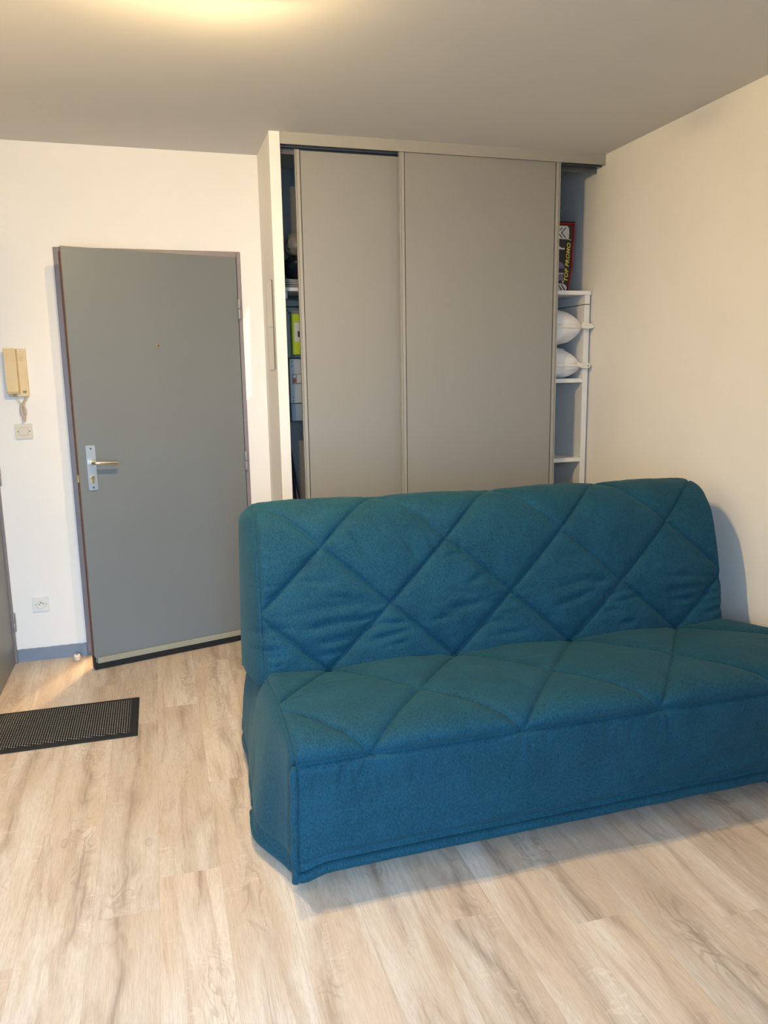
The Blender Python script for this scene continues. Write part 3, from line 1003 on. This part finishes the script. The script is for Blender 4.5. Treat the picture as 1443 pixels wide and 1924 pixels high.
# electrics at the back of the recess
def ex(x, y):                   # measured at 4.0 m, carried to depth y along the same sight lines
    return x * y / 4.0
def ez(z, y):
    return CAMH + (z - CAMH) * y / 4.0
YM = 4.20
mp_ = thing('electric_meter', (0.86, YM, 1.47), 'lime green electricity meter on a grey board inside the left wardrobe gap', 'electric meter')
bo = MB().box(ex(.640, YM), 1.05, YM, YK - 0.002, ez(1.504, YM), ez(1.755, YM), 0.003).build('board', M_PANELG, mp_)
bo['label'] = 'grey meter board'
for x, z, r in ((0.664, 1.738, 0.005), (0.673, 1.726, 0.008), (0.674, 1.512, 0.005), (0.686, 1.512, 0.004)):
    MB().cyl((ex(x, YM), YM - 0.005, ez(z, YM)), (ex(x, YM), YM + 0.001, ez(z, YM)), r, 14).build('board_hole', M_DARK, bo)
YL = 4.13
mc = MB()
mc.box(ex(.683, YL), 1.0, YL + 0.004, YM - 0.0005, ez(1.520, YL), ez(1.722, YL), 0.004)
e = mc.build('meter_case', M_LIME_SHADE, mp_)
e['label'] = 'lime case in a painted shade tone'
fc = MB().box(ex(.690, YL), 1.0, YL, YL + 0.0045, ez(1.520, YL), ez(1.722, YL), 0.002).build('meter_cover', M_LIME, mp_)
fc['label'] = 'bright lime front cover'
mwo = MB().rbox(ex(0.75, YL), ez(1.632, YL), 0.115, 0.098, 0.008, YL - 0.003, YL + 0.0005).build('meter_window', M_WHITEPL, mp_)
MB().rbox(ex(0.75, YL) + 0.004, ez(1.622, YL), 0.09, 0.030, 0.003, YL - 0.0045, YL - 0.0025).build('display', M_DARK, mwo)
ub = thing('cover_strip', (0.86, YM, 1.77), 'grey horizontal cover strip above the green meter', 'cover strip')
MB().box(ex(.640, YM), 1.05, YM - 0.004, YK - 0.002, ez(1.759, YM), ez(1.788, YM), 0.002).build('strip', M_PANELG, ub)
YS = 4.18
br = thing('circuit_breaker', (0.86, YS, 1.27), 'pale grey main circuit breaker below the green meter', 'circuit breaker')
MB().box(ex(.6635, YS), 1.0, YS, YK - 0.002, ez(1.275, YS), ez(1.5, YS), 0.003).build('case', M_BREAK, br)
wo_ = MB().box(ex(.675, YS), 0.86, YS - 0.002, YS + 0.001, ez(1.372, YS), ez(1.423, YS)).build('switch_window', M_PANELG, br)
MB().box(ex(.679, YS), ex(.694, YS), YS - 0.007, YS - 0.0015, ez(1.381, YS), ez(1.402, YS), 0.001).build('switch', M_ORANGE, wo_)
MB().box(ex(.680, YS), ex(.692, YS), YS - 0.006, YS - 0.0015, ez(1.404, YS), ez(1.417, YS), 0.001).build('toggle', M_WHITEPL, wo_)
MB().box(ex(.699, YS), 0.84, YS - 0.004, YS - 0.0015, ez(1.378, YS), ez(1.419, YS), 0.001).build('rating_plate', M_TWHITE, wo_)
for x, z in ((0.676, 1.487), (0.676, 1.463), (0.677, 1.287), (0.678, 1.306)):
    MB().cyl((ex(x, YS), YS - 0.001, ez(z, YS)), (ex(x, YS), YS + 0.001, ez(z, YS)), 0.0045, 12).build('screw', M_PANELG, br)
du = thing('cable_duct', (0.86, YS, 1.17), 'blue-grey cable duct under the circuit breaker', 'cable duct')
MB().box(ex(.666, YS), 1.0, YS + 0.003, YK - 0.002, ez(1.183, YS), ez(1.272, YS), 0.003).build('cover', M_DUCT, du)
pole = thing('broom', (0.70, 4.0, 0), 'dark broom leaning in the left corner of the wardrobe', 'broom')
MB().tube([(0.742, 3.93, 0.10), (0.735, 3.935, 0.30), (0.64, 4.055, 1.15)], 0.012, 14).build('handle', M_POLE, pole)
bs = MB()
bs.box(0.65, 0.86, 3.905, 3.955, 0.075, 0.115, 0.008)
bs.build('head', M_POLE, pole)
MB().prism([(0.655, 0.075), (0.855, 0.075), (0.87, 0.001), (0.64, 0.001)], 'y', 3.91, 3.95).build('bristles', M_BLACK, pole)

# ------------------------------------------------------------------ hatch plates on the partition
for nm, z0, z1 in (('upper', 1.650, 1.862), ('lower', 1.446, 1.647)):
    hp = MB()
    hp.prism([(3.772, z0), (3.940, z0), (3.940, z1), (3.772, z1)], 'x', SX0 - 0.005, SX0 - 0.0002, 0.0006)
    o = hp.build('cover_plate', M_PLATE)
    MB().box(SX0 - 0.0056, SX0 - 0.0002, 3.7700, 3.7716, z0, z1).build('gap_shadow_strip', M_GROOVE, o)  # dark strip standing in for the shadow line at the plate edge
    tag(o, nm + ' white blank cover plate on the side of the partition', 'cover plate', 'cover plates on the partition')

# ------------------------------------------------------------------ door entry phone
ic = thing('intercom_phone', (-0.635, YB, 1.335), 'yellowed cream intercom phone with coiled cord beside the grey door', 'intercom')
def skew(x, z):  # hangs very slightly off plumb
    return x
ip = MB().box(-0.679, -0.588, YB - 0.022, YB - 0.0002, 1.335, 1.560, 0.003)
ipo = ip.build('base_plate', M_CREAM, ic)
hs = MB()
hs.prism([(YB - 0.024, 1.352), (YB - 0.046, 1.350), (YB - 0.052, 1.360), (YB - 0.046, 1.41), (YB - 0.046, 1.50), (YB - 0.052, 1.548), (YB - 0.048, 1.5605), (YB - 0.024, 1.5605)], 'x', -0.681, -0.629, 0.003)
e = hs.build('handset', M_CREAM, ic)
gr = MB()
gr.box(-0.628, -0.6245, YB - 0.0235, YB - 0.0218, 1.345, 1.558)
gr.box(-0.660, -0.643, YB - 0.0235, YB - 0.0218, 1.336, 1.350)
gr.build('groove', M_CREAM2, ipo)
for zz in (1.524, 1.509):
    b_ = MB().rbox(-0.609, zz, 0.0160, 0.0120, 0.005, YB - 0.0235, YB - 0.0218)
    rim = b_.build('button_rim', M_RIM, ic)
    MB().rbox(-0.609, zz, 0.0145, 0.0105, 0.0045, YB - 0.0255, YB - 0.0232, 0.0006).build('button', M_CREAM, rim)
lg = MB().box(-0.617, -0.606, YB - 0.0228, YB - 0.0218, 1.543, 1.552)
e = lg.build('badge', M_WHITEPL, ic)
MB().prism([(-0.614, 1.550), (-0.6085, 1.550), (-0.6085, 1.544), (-0.6115, 1.544), (-0.6115, 1.547), (-0.614, 1.547)], 'y', YB - 0.0233, YB - 0.0227).build('mark', M_TPUR, e)
sg = MB()
for k in range(5):
    sg.box(-0.6135 + k * 0.0033, -0.6115 + k * 0.0033, YB - 0.0228, YB - 0.0217, 1.352, 1.363)
sg.build('speaker_grille', M_DARK, ic)
# coiled cord: straight tail from the handset, coil up to the base and a loop hanging to the switch
def helix(path, rad, turns, per=10):
    P = [Vector(p) for p in path]
    cum = [0]
    for a, b in zip(P, P[1:]): cum.append(cum[-1] + (b - a).length)
    tot = cum[-1]
    out = []
    nn = turns * per
    for i in range(nn + 1):
        s = tot * i / nn
        k = max(j for j in range(len(cum)) if cum[j] <= s + 1e-9)
        k = min(k, len(P) - 2)
        t = (s - cum[k]) / (cum[k + 1] - cum[k])
        c = P[k].lerp(P[k + 1], t)
        d = (P[k + 1] - P[k]).normalized()
        n1 = d.cross(Vector((0, 1, 0))).normalized()
        n2 = d.cross(n1)
        a = 2 * math.pi * turns * i / nn
        out.append(c + (n1 * math.cos(a) + n2 * math.sin(a)) * rad)
    return out
yc_ = YB - 0.013
cd = MB()
cd.tube([(-0.652, YB - 0.012, 1.349), (-0.650, yc_, 1.338), (-0.640, yc_, 1.318), (-0.628, yc_, 1.298)], 0.0022, 8)
cd.tube(helix([(-0.628, yc_, 1.298), (-0.632, yc_, 1.275), (-0.630, yc_, 1.252), (-0.622, yc_, 1.236), (-0.614, yc_, 1.228)], 0.0052, 24), 0.0016, 6)
cd.tube(helix([(-0.601, yc_, 1.335), (-0.609, yc_ - .003, 1.318), (-0.620, yc_ - .006, 1.298), (-0.614, yc_ - .006, 1.275), (-0.612, yc_ - .004, 1.252), (-0.620, yc_ - .002, 1.233), (-0.628, yc_, 1.224), (-0.616, yc_, 1.217)], 0.0054, 36), 0.0016, 6)
e = cd.build('coiled_cord', M_CORD, ic)
e['label'] = 'beige coiled cord'

# light switch
sw = thing('light_switch', (-0.629, YB, 1.135), 'square ivory light switch under the intercom phone', 'light switch')
MB().rbox(-0.629, 1.168, 0.078, 0.072, 0.004, YB - 0.008, YB - 0.0002, 0.0012).build('plate', M_IVORY, sw)
rim = MB().rbox(-0.629, 1.168, 0.0390, 0.0370, 0.004, YB - 0.0088, YB - 0.0079)
r_ = rim.build('rocker_rim', M_RIM, sw)
MB().rbox(-0.629, 1.168, 0.037, 0.035, 0.003, YB - 0.0115, YB - 0.0086, 0.001).build('rocker', M_IVORY, sw)
for x in (-0.656, -0.603):
    MB().cyl((x, YB - 0.0088, 1.1675), (x, YB - 0.0078, 1.1675), 0.0025, 12).build('screw', M_DARK, sw)
# socket
so_ = thing('power_socket', (-0.628, YB, 0.255), 'square white power socket low on the wall above the baseboard', 'power socket')
MB().rbox(-0.628, 0.293, 0.076, 0.072, 0.003, YB - 0.008, YB - 0.0002, 0.0012).build('plate', M_WHITEPL, so_)
rg = MB()
rg.tube([(-0.628 + 0.0195 * math.cos(2 * math.pi * k / 32), YB - 0.009, 0.293 + 0.0195 * math.sin(2 * math.pi * k / 32)) for k in range(32)], 0.0022, 8, closed=True)
rg.cyl((-0.628, YB - 0.0085, 0.293), (-0.628, YB - 0.0078, 0.293), 0.0185, 32)
rgo = rg.build('socket_well', M_WHITEPL, so_)
hz = MB()
for dx, dz, r in ((-0.008, 0.001, 0.0026), (0.0095, 0.003, 0.0026), (0.0, 0.0095, 0.003)):
    hz.cyl((-0.628 + dx, YB - 0.0095, 0.293 + dz), (-0.628 + dx, YB - 0.0084, 0.293 + dz), r, 12)
hz.build('pin_hole', M_DARK, rgo)
for x in (-0.6535, -0.6025):
    MB().cyl((x, YB - 0.0088, 0.293), (x, YB - 0.0078, 0.293), 0.0018, 12).build('screw', M_DARK, so_)
# door stop
ds = thing('door_stop', (-0.472, 4.055, 0), 'small round beige door stop on the floor by the baseboard', 'door stop')
MB().cyl((-0.472, 4.055, 0.001), (-0.472, 4.055, 0.024), 0.0165, 28, 0.003).build('bumper', M_CORD, ds)
MB().cyl((-0.472, 4.055, 0.022), (-0.472, 4.055, 0.031), 0.0155, 28, 0.002).build('cap', M_ZIP, ds)
MB().cyl((-0.472, 4.055, 0.030), (-0.472, 4.055, 0.0325), 0.006, 16).build('screw', M_WOODEDGE, ds)

# ------------------------------------------------------------------ doormat
dm = thing('doormat', (-0.46, 3.27, 0), 'black and grey ribbed doormat with rubber border lying on the floor', 'doormat')
mx0, mx1, my0, my1 = XL + 0.004, -0.158, 3.073, 3.463
bd = MB()
bd.box(mx0, mx1, my0, my1, 0.0005, 0.005, 0.0015)
bd.build('border', M_BLACK, dm)
V = np.zeros((60, 40, 3))
for i in range(60):
    for j in range(40):
        f, g = i / 59, j / 39
        x = mx0 + 0.03 + (mx1 - 0.034 - mx0 - 0.03) * f
        y = my0 + 0.034 + (my1 - my0 - 0.052) * g
        e_ = min(f, 1 - f, g, 1 - g)
        V[i, j] = (x, y, 0.005 + 0.004 * min(1, e_ * 30) + 0.0004 * mnoise.noise((x * 90, y * 90, 0)))
e = grid_obj('pile', V, 60, 40, M_MATPILE, dm)
e['label'] = 'grey and black ribbed pile'

# ------------------------------------------------------------------ sofa bed with quilted cover
sofa = thing('sofa_bed', (1.24, 2.40, 0), 'large sofa bed in a quilted teal cover standing before the wardrobe', 'sofa')
PER, NX0 = 0.459, 0.505        # diamond period across, x of one stitch crossing on the seam row


def smooth_path(P, n):
    """Catmull-Rom through P, resampled evenly: returns (n,2) points, arc lengths and the arcs of the control points"""
    P = [np.array(p, float) for p in P]
    Q, ctrl = [], []
    for i in range(len(P) - 1):
        p0 = P[max(i - 1, 0)]; p1 = P[i]; p2 = P[i + 1]; p3 = P[min(i + 2, len(P) - 1)]
        ctrl.append(len(Q))
        for k in range(24):
            t = k / 24
            Q.append(0.5 * ((2 * p1) + (-p0 + p2) * t + (2 * p0 - 5 * p1 + 4 * p2 - p3) * t * t + (-p0 + 3 * p1 - 3 * p2 + p3) * t ** 3))
    ctrl.append(len(Q)); Q.append(P[-1])
    Q = np.array(Q)
    d = np.r_[0, np.cumsum(np.linalg.norm(np.diff(Q, axis=0), axis=1))]
    s = np.linspace(0, d[-1], n)
    out = np.c_[np.interp(s, d, Q[:, 0]), np.interp(s, d, Q[:, 1])]
    return out, s, d[ctrl]


def tri(a):
    return np.abs(a - np.round(a)) * 2          # 0 on the line, 1 half way


def puff(da, db, w_=0.10):
    f = lambda d: 1 - np.exp(-(d / w_) ** 1.15)
    g = f(da) * f(db)
    dome = (0.35 + 0.65 * np.sqrt(np.clip(da * db, 0, 1)))
    return g * dome


def folds(U, Vv, segs):
    h = np.zeros_like(U)
    for (u0, v0, u1, v1, amp, wd) in segs:
        dx, dy = u1 - u0, v1 - v0
        L2 = dx * dx + dy * dy
        t = np.clip(((U - u0) * dx + (Vv - v0) * dy) / L2, 0, 1)
        dist = np.sqrt((U - u0 - t * dx) ** 2 + (Vv - v0 - t * dy) ** 2)
        h += amp * np.exp(-(dist / wd) ** 2) * np.sin(np.pi * np.clip(t, 0.08, 0.92))
    return h


def noise_grid(U, Vv, su, sv, seed):
    out = np.zeros_like(U)
    for i in range(U.shape[0]):
        for j in range(U.shape[1]):
            out[i, j] = mnoise.noise((U[i, j] * su + seed, Vv[i, j] * sv, seed * 1.7))
    return out


def profile_normals(p):
    t = np.gradient(p, axis=0)
    t /= np.linalg.norm(t, axis=1)[:, None]
    return np.c_[-t[:, 1], t[:, 0]]              # left of travel direction


def edge_lin(a, b, n):
    e = np.linspace(0, 0.03, 14)
    return np.r_[a + e, np.linspace(a + 0.03, b - 0.03, n - 26)[1:-1], (b - e)[::-1]]


rng = random.Random(5)
# ---- backrest: path from the seat seam up the front, over the top and down the rear
BX0, BX1_ = 0.285, 2.098
NU, NV = 440, 260
bp, bs_, bc = smooth_path([(2.47, 0.385), (2.462, 0.425), (2.508, 0.627), (2.585, 0.830), (2.668, 0.938), (2.770, 0.962), (2.875, 0.925), (2.925, 0.84), (2.940, 0.60), (2.93, 0.30)], NV)
bn = profile_normals(bp)
s_seam = bc[1]
rows = np.array([bc[1] - 0.2, bc[1], bc[2], bc[3], bc[3] + 0.235, bc[3] + 0.47, bc[3] + 0.70, bc[3] + 0.95, bc[3] + 1.2])
Rv = np.interp(bs_, rows, np.arange(-1, 8))
us = edge_lin(BX0, BX1_, NU)
U, VV = np.meshgrid(us, bs_ - s_seam, indexing='ij')
RR = np.broadcast_to(Rv, U.shape)
A = (U - NX0) / PER + RR / 2
B = (U - NX0) / PER - RR / 2
segs = []
for k in range(6):
    c = NX0 + PER * (k - 0.5)
    for m_ in range(5):
        v0 = 0.055 + 0.035 * m_ + rng.uniform(-0.012, 0.012)
        u0 = c + rng.uniform(-0.10, 0.02)
        L_ = rng.uniform(0.07, 0.20)
        segs.append((u0 - L_ / 2, v0 + rng.uniform(-.012, .012), u0 + L_ / 2, v0 + rng.uniform(-0.004, .02), rng.uniform(-0.012, -0.004), rng.uniform(0.008, 0.015)))
    c = NX0 + PER * k
    for m_ in range(3):
        v0 = 0.13 + 0.10 * m_ + rng.uniform(-0.02, 0.02)
        u0 = c + rng.uniform(-0.06, 0.06)
        segs.append((u0 - 0.06, v0, u0 + 0.07, v0 + rng.uniform(-.03, .03), rng.uniform(-0.008, -0.003), 0.012))
    for m_ in range(5):
        u0 = NX0 + PER * (k - 0.5) + rng.uniform(-0.2, 0.2)
        v0 = 0.47 + rng.uniform(-0.06, 0.05)
        segs.append((u0, v0, u0 + rng.uniform(-.02, .05), v0 - rng.uniform(0.05, 0.11), rng.uniform(-0.0030, -0.001), 0.008))
for m_ in range(9):
    v0 = 0.03 + m_ * 0.045 + rng.uniform(-.01, .01)
    segs.append((BX0 + 0.005, v0, BX0 + rng.uniform(0.05, 0.11), v0 + rng.uniform(-.01, .02), rng.uniform(-0.005, -0.002), 0.006))
    segs.append((BX1_ - 0.005, v0, BX1_ - rng.uniform(0.05, 0.11), v0 + rng.uniform(-.01, .02), rng.uniform(-0.005, -0.002), 0.006))
segs += [(0.40, 0.205, 0.70, 0.225, -0.011, 0.020), (0.42, 0.150, 0.66, 0.170, -0.010, 0.016), (0.45, 0.095, 0.62, 0.110, -0.010, 0.013), (0.46, 0.055, 0.58, 0.065, -0.008, 0.011),
         (0.60, 0.125, 0.74, 0.150, -0.009, 0.012), (0.92, 0.165, 1.10, 0.185, -0.010, 0.014), (1.00, 0.24, 1.12, 0.29, -0.009, 0.016), (1.36, 0.20, 1.58, 0.235, -0.010, 0.014),
         (1.38, 0.145, 1.52, 0.175, -0.010, 0.013), (1.80, 0.205, 2.05, 0.195, -0.010, 0.014), (1.82, 0.160, 2.02, 0.150, -0.009, 0.012), (1.84, 0.115, 1.98, 0.110, -0.008, 0.011),
         (0.60, 0.50, 0.66, 0.38, -0.007, 0.012), (0.78, 0.46, 0.86, 0.33, -0.008, 0.014), (0.88, 0.45, 0.93, 0.36, -0.007, 0.012), (0.44, 0.40, 0.47, 0.28, -0.007, 0.013)]
ed = np.minimum(U - BX0, BX1_ - U)
edge_f = 1 - np.exp(-(np.clip(ed, 0, None) / 0.009) ** 1.0)
top_f = 1 - 0.55 * np.clip((VV - (bc[3] - bc[1]) - 0.06) / 0.12, 0, 1)
Hh = 0.026 * top_f * puff(tri(A), tri(B), 0.085) * edge_f + folds(U, VV, segs) + 0.0024 * noise_grid(U, VV, 16, 30, 3.1) + 0.0045 * noise_grid(U, VV, 5, 8, 8.1) + 0.0009 * noise_grid(U, VV, 55, 30, 1.1)
Hh -= 0.007 * np.exp(-(ed / 0.006) ** 2)
Hh -= 0.0055 * (np.exp(-(tri(A) / 0.028) ** 2) + np.exp(-(tri(B) / 0.028) ** 2)) * edge_f
Vb = np.zeros((NU, NV, 3))
lean_z = np.clip((bp[:, 1] - 0.42) / 0.5, 0, 1)      # both ends drift sideways towards the top
wr_ = (U - BX0) / (BX1_ - BX0)
Vb[:, :, 0] = U + lean_z[None, :] * (0.012 * (1 - wr_) + 0.032 * wr_)
Vb[:, :, 1] = bp[None, :, 0] + bn[None, :, 0] * Hh
Vb[:, :, 2] = bp[None, :, 1] + bn[None, :, 1] * Hh
# rounded top corners
cr = np.exp(-(ed / 0.016) ** 2) * np.clip((bp[:, 1] - 0.86) / 0.1, 0, 1)[None, :]
Vb[:, :, 2] -= 0.006 * cr
backrest = grid_obj('backrest_cover', Vb, NU, NV, M_FAB, sofa)
# side panels of the backrest
for side in (0, 1):
    ring = Vb[0 if side == 0 else -1]
    cen = ring.mean(axis=0)
    spine0, spine1 = np.array([2.68, 0.40]), np.array([2.79, 0.90])
    K = 14
    W_ = np.zeros((K + 1, NV, 3))
    for k in range(K + 1):
        s = 1 - k / K
        for j in range(NV):
            yz = ring[j, 1:]
            t = np.clip(((yz - spine0) @ (spine1 - spine0)) / ((spine1 - spine0) @ (spine1 - spine0)), 0, 1)
            c2 = spine0 + t * (spine1 - spine0)
            p = c2 + (yz - c2) * s
            low = np.clip((0.95 - p[1]) / 0.6, 0, 1)
            bul = (0.032 + 0.010 * low) * (1 - s ** 2.2)
            bul += 0.006 * (1 - math.exp(-k * 1.5))
            if side == 1:
                bul *= 0.25           # the right end is pressed flatter + 0.010 * mnoise.noise((p[0] * 14, p[1] * 22, side * 9.0)) * (1 - s) * s
            lean = 0.012 * float(np.clip((p[1] - 0.42) / 0.5, 0, 1))
            xb_ = ring[j, 0] * s + (BX0 + lean if side == 0 else BX1_ + lean * 2.67) * (1 - s)
            W_[k, j] = (xb_ + (-bul if side == 0 else bul), p[0], p[1])
    o = grid_obj('side_panel', W_, K + 1, NV, M_FAB, sofa)

    k0 = int(np.argmin(np.abs(bs_ - bc[1]))); k1 = int(np.argmin(np.abs(bs_ - bc[6])))
    sg0 = -1 if side == 0 else 1
    MB().tube([(ring[j, 0] + sg0 * 0.001, ring[j, 1] - 0.001, ring[j, 2]) for j in range(k0, k1, 2)], 0.0042, 8).build('seam_piping', M_FAB, sofa)

# ---- seat: path from the front hem up, over the edge and back to the seam
TX0, TX1 = 0.292, 2.110
NV2 = 210
sp_, ss_, sc2 = smooth_path([(1.952, 0.055), (1.938, 0.20), (1.915, 0.345), (1.912, 0.392), (1.945, 0.428), (2.03, 0.446), (2.17, 0.448), (2.34, 0.440), (2.455, 0.424), (2.50, 0.40)], NV2)
sn = profile_normals(sp_)
s_st, s_mid, s_se = sc2[3], sc2[6], sc2[8]
us2 = edge_lin(TX0, TX1, NU)
U2, V2 = np.meshgrid(us2, ss_, indexing='ij')
Rv2 = np.interp(ss_, [s_st - 0.3, s_st, s_mid, s_se, s_se + 0.2], [-1, 0, 1, 2, 3])
R2 = np.broadcast_to(Rv2, U2.shape)
A2 = (U2 - NX0) / PER + R2 / 2
B2 = (U2 - NX0) / PER - R2 / 2
on_top = 1 / (1 + np.exp(-(V2 - s_st) / 0.002))
dst = np.abs(V2 - s_st)
stitch = 1 - np.exp(-(dst / 0.010) ** 1.1)
ed2 = np.minimum(U2 - TX0, TX1 - U2)
ef2 = 1 - np.exp(-(np.clip(ed2, 0, None) / 0.009) ** 1.0)
hem_w = 0.011 * np.exp(-((V2 - 0.034) / 0.009) ** 2)
segs = []
for m_ in range(26):
    u0 = rng.uniform(TX0 + .05, TX1 - .05)
    segs.append((u0, s_st - 0.006, u0 + rng.uniform(-.02, .02), s_st - rng.uniform(0.05, 0.16), rng.uniform(-0.006, -0.002), 0.009))
for k in range(5):
    u0 = NX0 + PER * k
    for m_ in range(4):
        du_ = rng.uniform(-0.05, 0.05)
        segs.append((u0 + du_ * .3, s_st - 0.004, u0 + du_, s_st - rng.uniform(.06, .14), -0.005, 0.006))
segs += [(TX0 + 0.03, s_st - 0.05, TX0 + 0.22, s_st - 0.22, -0.004, 0.012), (TX0 + 0.02, s_st - 0.03, TX0 + 0.12, s_st - 0.09, -0.004, 0.008),
         (1.25, 0.09, 1.80, 0.17, 0.005, 0.018), (1.55, 0.07, 1.95, 0.09, 0.005, 0.014), (1.35, 0.17, 1.66, 0.215, -0.003, 0.010), (0.75, 0.05, 1.0, 0.075, 0.004, 0.012),
         (1.85, 0.10, 2.12, 0.13, 0.005, 0.014)]
for m_ in range(10):
    v0 = s_mid + 0.02 + m_ * 0.024
    segs.append((TX0 + 0.02, v0, TX0 + rng.uniform(0.12, 0.42), v0 + rng.uniform(-.015, .03), rng.uniform(-0.003, -0.001), 0.006))
for m_ in range(16):
    u0 = rng.uniform(0.6, 2.0); v0 = rng.uniform(s_mid - .1, s_se)
    segs.append((u0, v0, u0 + rng.uniform(.08, .25), v0 + rng.uniform(-.03, .03), rng.uniform(-0.0022, -0.001), 0.010))
H2 = (0.024 * puff(tri(A2), tri(B2), 0.075) * on_top + 0.010 * (1 - on_top)) * stitch * ef2 + folds(U2, V2, segs)
H2 -= 0.012 * (1 - stitch)
H2 -= 0.007 * np.exp(-(ed2 / 0.006) ** 2)
H2 -= 0.005 * (np.exp(-(tri(A2) / 0.026) ** 2) + np.exp(-(tri(B2) / 0.026) ** 2)) * on_top * ef2
H2 += 0.0022 * noise_grid(U2, V2, 9, 12, 5.2) + 0.0012 * noise_grid(U2, V2, 30, 20, 2.2)
H2 -= hem_w
Vs = np.zeros((NU, NV2, 3))
wx_ = np.clip((2.47 - sp_[:, 0]) / 0.24, 0, 1)
wx_ = wx_ * wx_ * (3 - 2 * wx_)
Vs[:, :, 0] = U2 + 0.075 * wx_[None, :] * np.clip((U2 - 1.90) / 0.21, 0, 1)      # the right end spreads towards the front
Vs[:, :, 1] = sp_[None, :, 0] + sn[None, :, 0] * H2
Vs[:, :, 2] = sp_[None, :, 1] + sn[None, :, 1] * H2
# the hem hangs lowest at the left corner and rises to the right
hem_lift = 0.022 * np.clip((U2 - TX0) / 1.5, 0, 1) - 0.022 * np.exp(-((U2 - TX0) / 0.06) ** 2)
low_w = np.clip(1 - V2 / 0.2, 0, 1)
Vs[:, :, 2] += hem_lift * low_w
seat = grid_obj('seat_cover', Vs, NU, NV2, M_FAB, sofa)
hem_pts = [tuple(Vs[i, 0]) for i in range(0, NU, 6)] + [tuple(Vs[-1, 0])]
# skirts at both ends, flaring out to the rear
for side in (0, 1):
    e_ = Vs[0 if side == 0 else -1]
    js = [j for j in range(NV2) if ss_[j] >= s_st - 0.002]
    top = [tuple(e_[j]) for j in js]
    top += [(top[-1][0], y, 0.40) for y in (2.60, 2.70, 2.80)]
    top = np.array(top)
    # resample to even spacing
    dd = np.r_[0, np.cumsum(np.linalg.norm(np.diff(top[:, 1:], axis=0), axis=1))]
    nn = 90
    s = np.linspace(0, dd[-1], nn)
    tp = np.c_[np.interp(s, dd, top[:, 0]), np.interp(s, dd, top[:, 1]), np.interp(s, dd, top[:, 2])]
    KT = 40
    W_ = np.zeros((KT + 1, nn, 3))
    sg_ = -1 if side == 0 else 1
    fy = np.array([p for p in sp_[: int(np.argmin(np.abs(ss_ - s_st))) + 1]])     # front edge y over z
    for k in range(KT + 1):
        t = k / KT
        for j in range(nn):
            x, y, z = tp[j]
            g = np.clip((y - 1.93) / 0.26, 0, 1)
            g = g * g * (3 - 2 * g)
            zb = 0.040 + 0.01 * np.clip((y - 2.36) / 0.05, 0, 1)
            zz = z + (zb - z) * t
            # front column follows the front edge of the seat
            yf_ = np.interp(zz, fy[:, 1], fy[:, 0])
            yy = y + (yf_ - 1.912) * np.clip(1 - (y - 1.912) / 0.3, 0, 1) if t > 0 else y
            fl = 0.078 * g * (t ** 0.75) * (1 - 0.35 * float(np.clip((y - 2.25) / 0.35, 0, 1))) + 0.006 * math.sin(math.pi * min(1, t)) * g
            gf = np.clip((y - 1.915) / 0.05, 0, 1)
            fl += 0.012 * (1 - math.exp(-t / 0.03)) * gf * gf * (3 - 2 * gf)
            notch = 0.010 * math.exp(-((y - 2.33) / 0.010) ** 2) * np.clip(t * 1.6 - 0.6, 0, 1)
            hem = 0.006 * math.exp(-((t - 0.90) / 0.03) ** 2)
            fl += 0.004 * mnoise.noise((y * 12, zz * 9, side * 5.0)) * t - notch - hem
            if side == 1:
                fl = fl * 0.2
                zz -= 0.06 * float(np.clip((y - 2.45) / 0.1, 0, 1)) * (1 - t)
            W_[k, j] = (x + sg_ * fl, yy, zz)
    grid_obj('side_skirt', W_, KT + 1, nn, M_FAB, sofa)
    MB().tube([(tp[j][0] + sg_ * 0.001, tp[j][1], tp[j][2] + 0.001) for j in range(0, nn, 1) if tp[j][1] < 2.47], 0.0042, 8).build('seam_piping', M_FAB, sofa)
    # hem along the side
    hp_ = [tuple(W_[-1, j]) for j in range(0, nn, 2) if W_[-1, j][1] < 2.31]
    t_ = MB().tube([(p[0] - sg_ * 0.004, p[1], p[2] + 0.002) for p in hp_], 0.0115, 12)
    t_.build('side_hem', M_FAB, sofa)
    # piping at the front corner
    xc = TX0 - 0.001 if side == 0 else TX1 + 0.076
    cp = [(xc + sg_ * 0.003 + 0.002 * math.sin(i * 0.9), np.interp(z, fy[:, 1], fy[:, 0]) - 0.005, z) for i, z in enumerate(np.linspace(0.022, 0.392, 22))]
    MB().tube(cp, [0.011] + [0.0105] * 20 + [0.006], 12).build('corner_piping', M_FAB, sofa)
hm = MB().tube([(p[0], p[1] - 0.004 + 0.002 * mnoise.noise((p[0] * 9, 0, 0)), p[2] + 0.004 + 0.002 * mnoise.noise((p[0] * 6, 5, 0))) for p in hem_pts], 0.0155, 14)
hm.build('front_hem', M_FAB, sofa)
# metal feet and slatted base under the cover
for (x, y) in ((0.40, 2.02), (2.00, 2.02), (0.40, 2.78), (2.00, 2.78)):
    f_ = MB().box(x - 0.05, x + 0.05, y - 0.03, y + 0.03, 0.001, 0.032, 0.004)
    f_.box(x - 0.015, x + 0.015, y - 0.015, y + 0.015, 0.03, 0.12)
    e = f_.build('foot', M_BLACK, sofa)
    e['label'] = 'black metal foot'
fb = MB()
fb.box(0.33, 2.07, 1.99, 2.86, 0.115, 0.16, 0.005)
e = fb.build('base_frame', M_BLACK, sofa)
e['label'] = 'black metal base frame'

for o in bpy.data.objects:
    if '_frame' in o:
        del o['_frame']
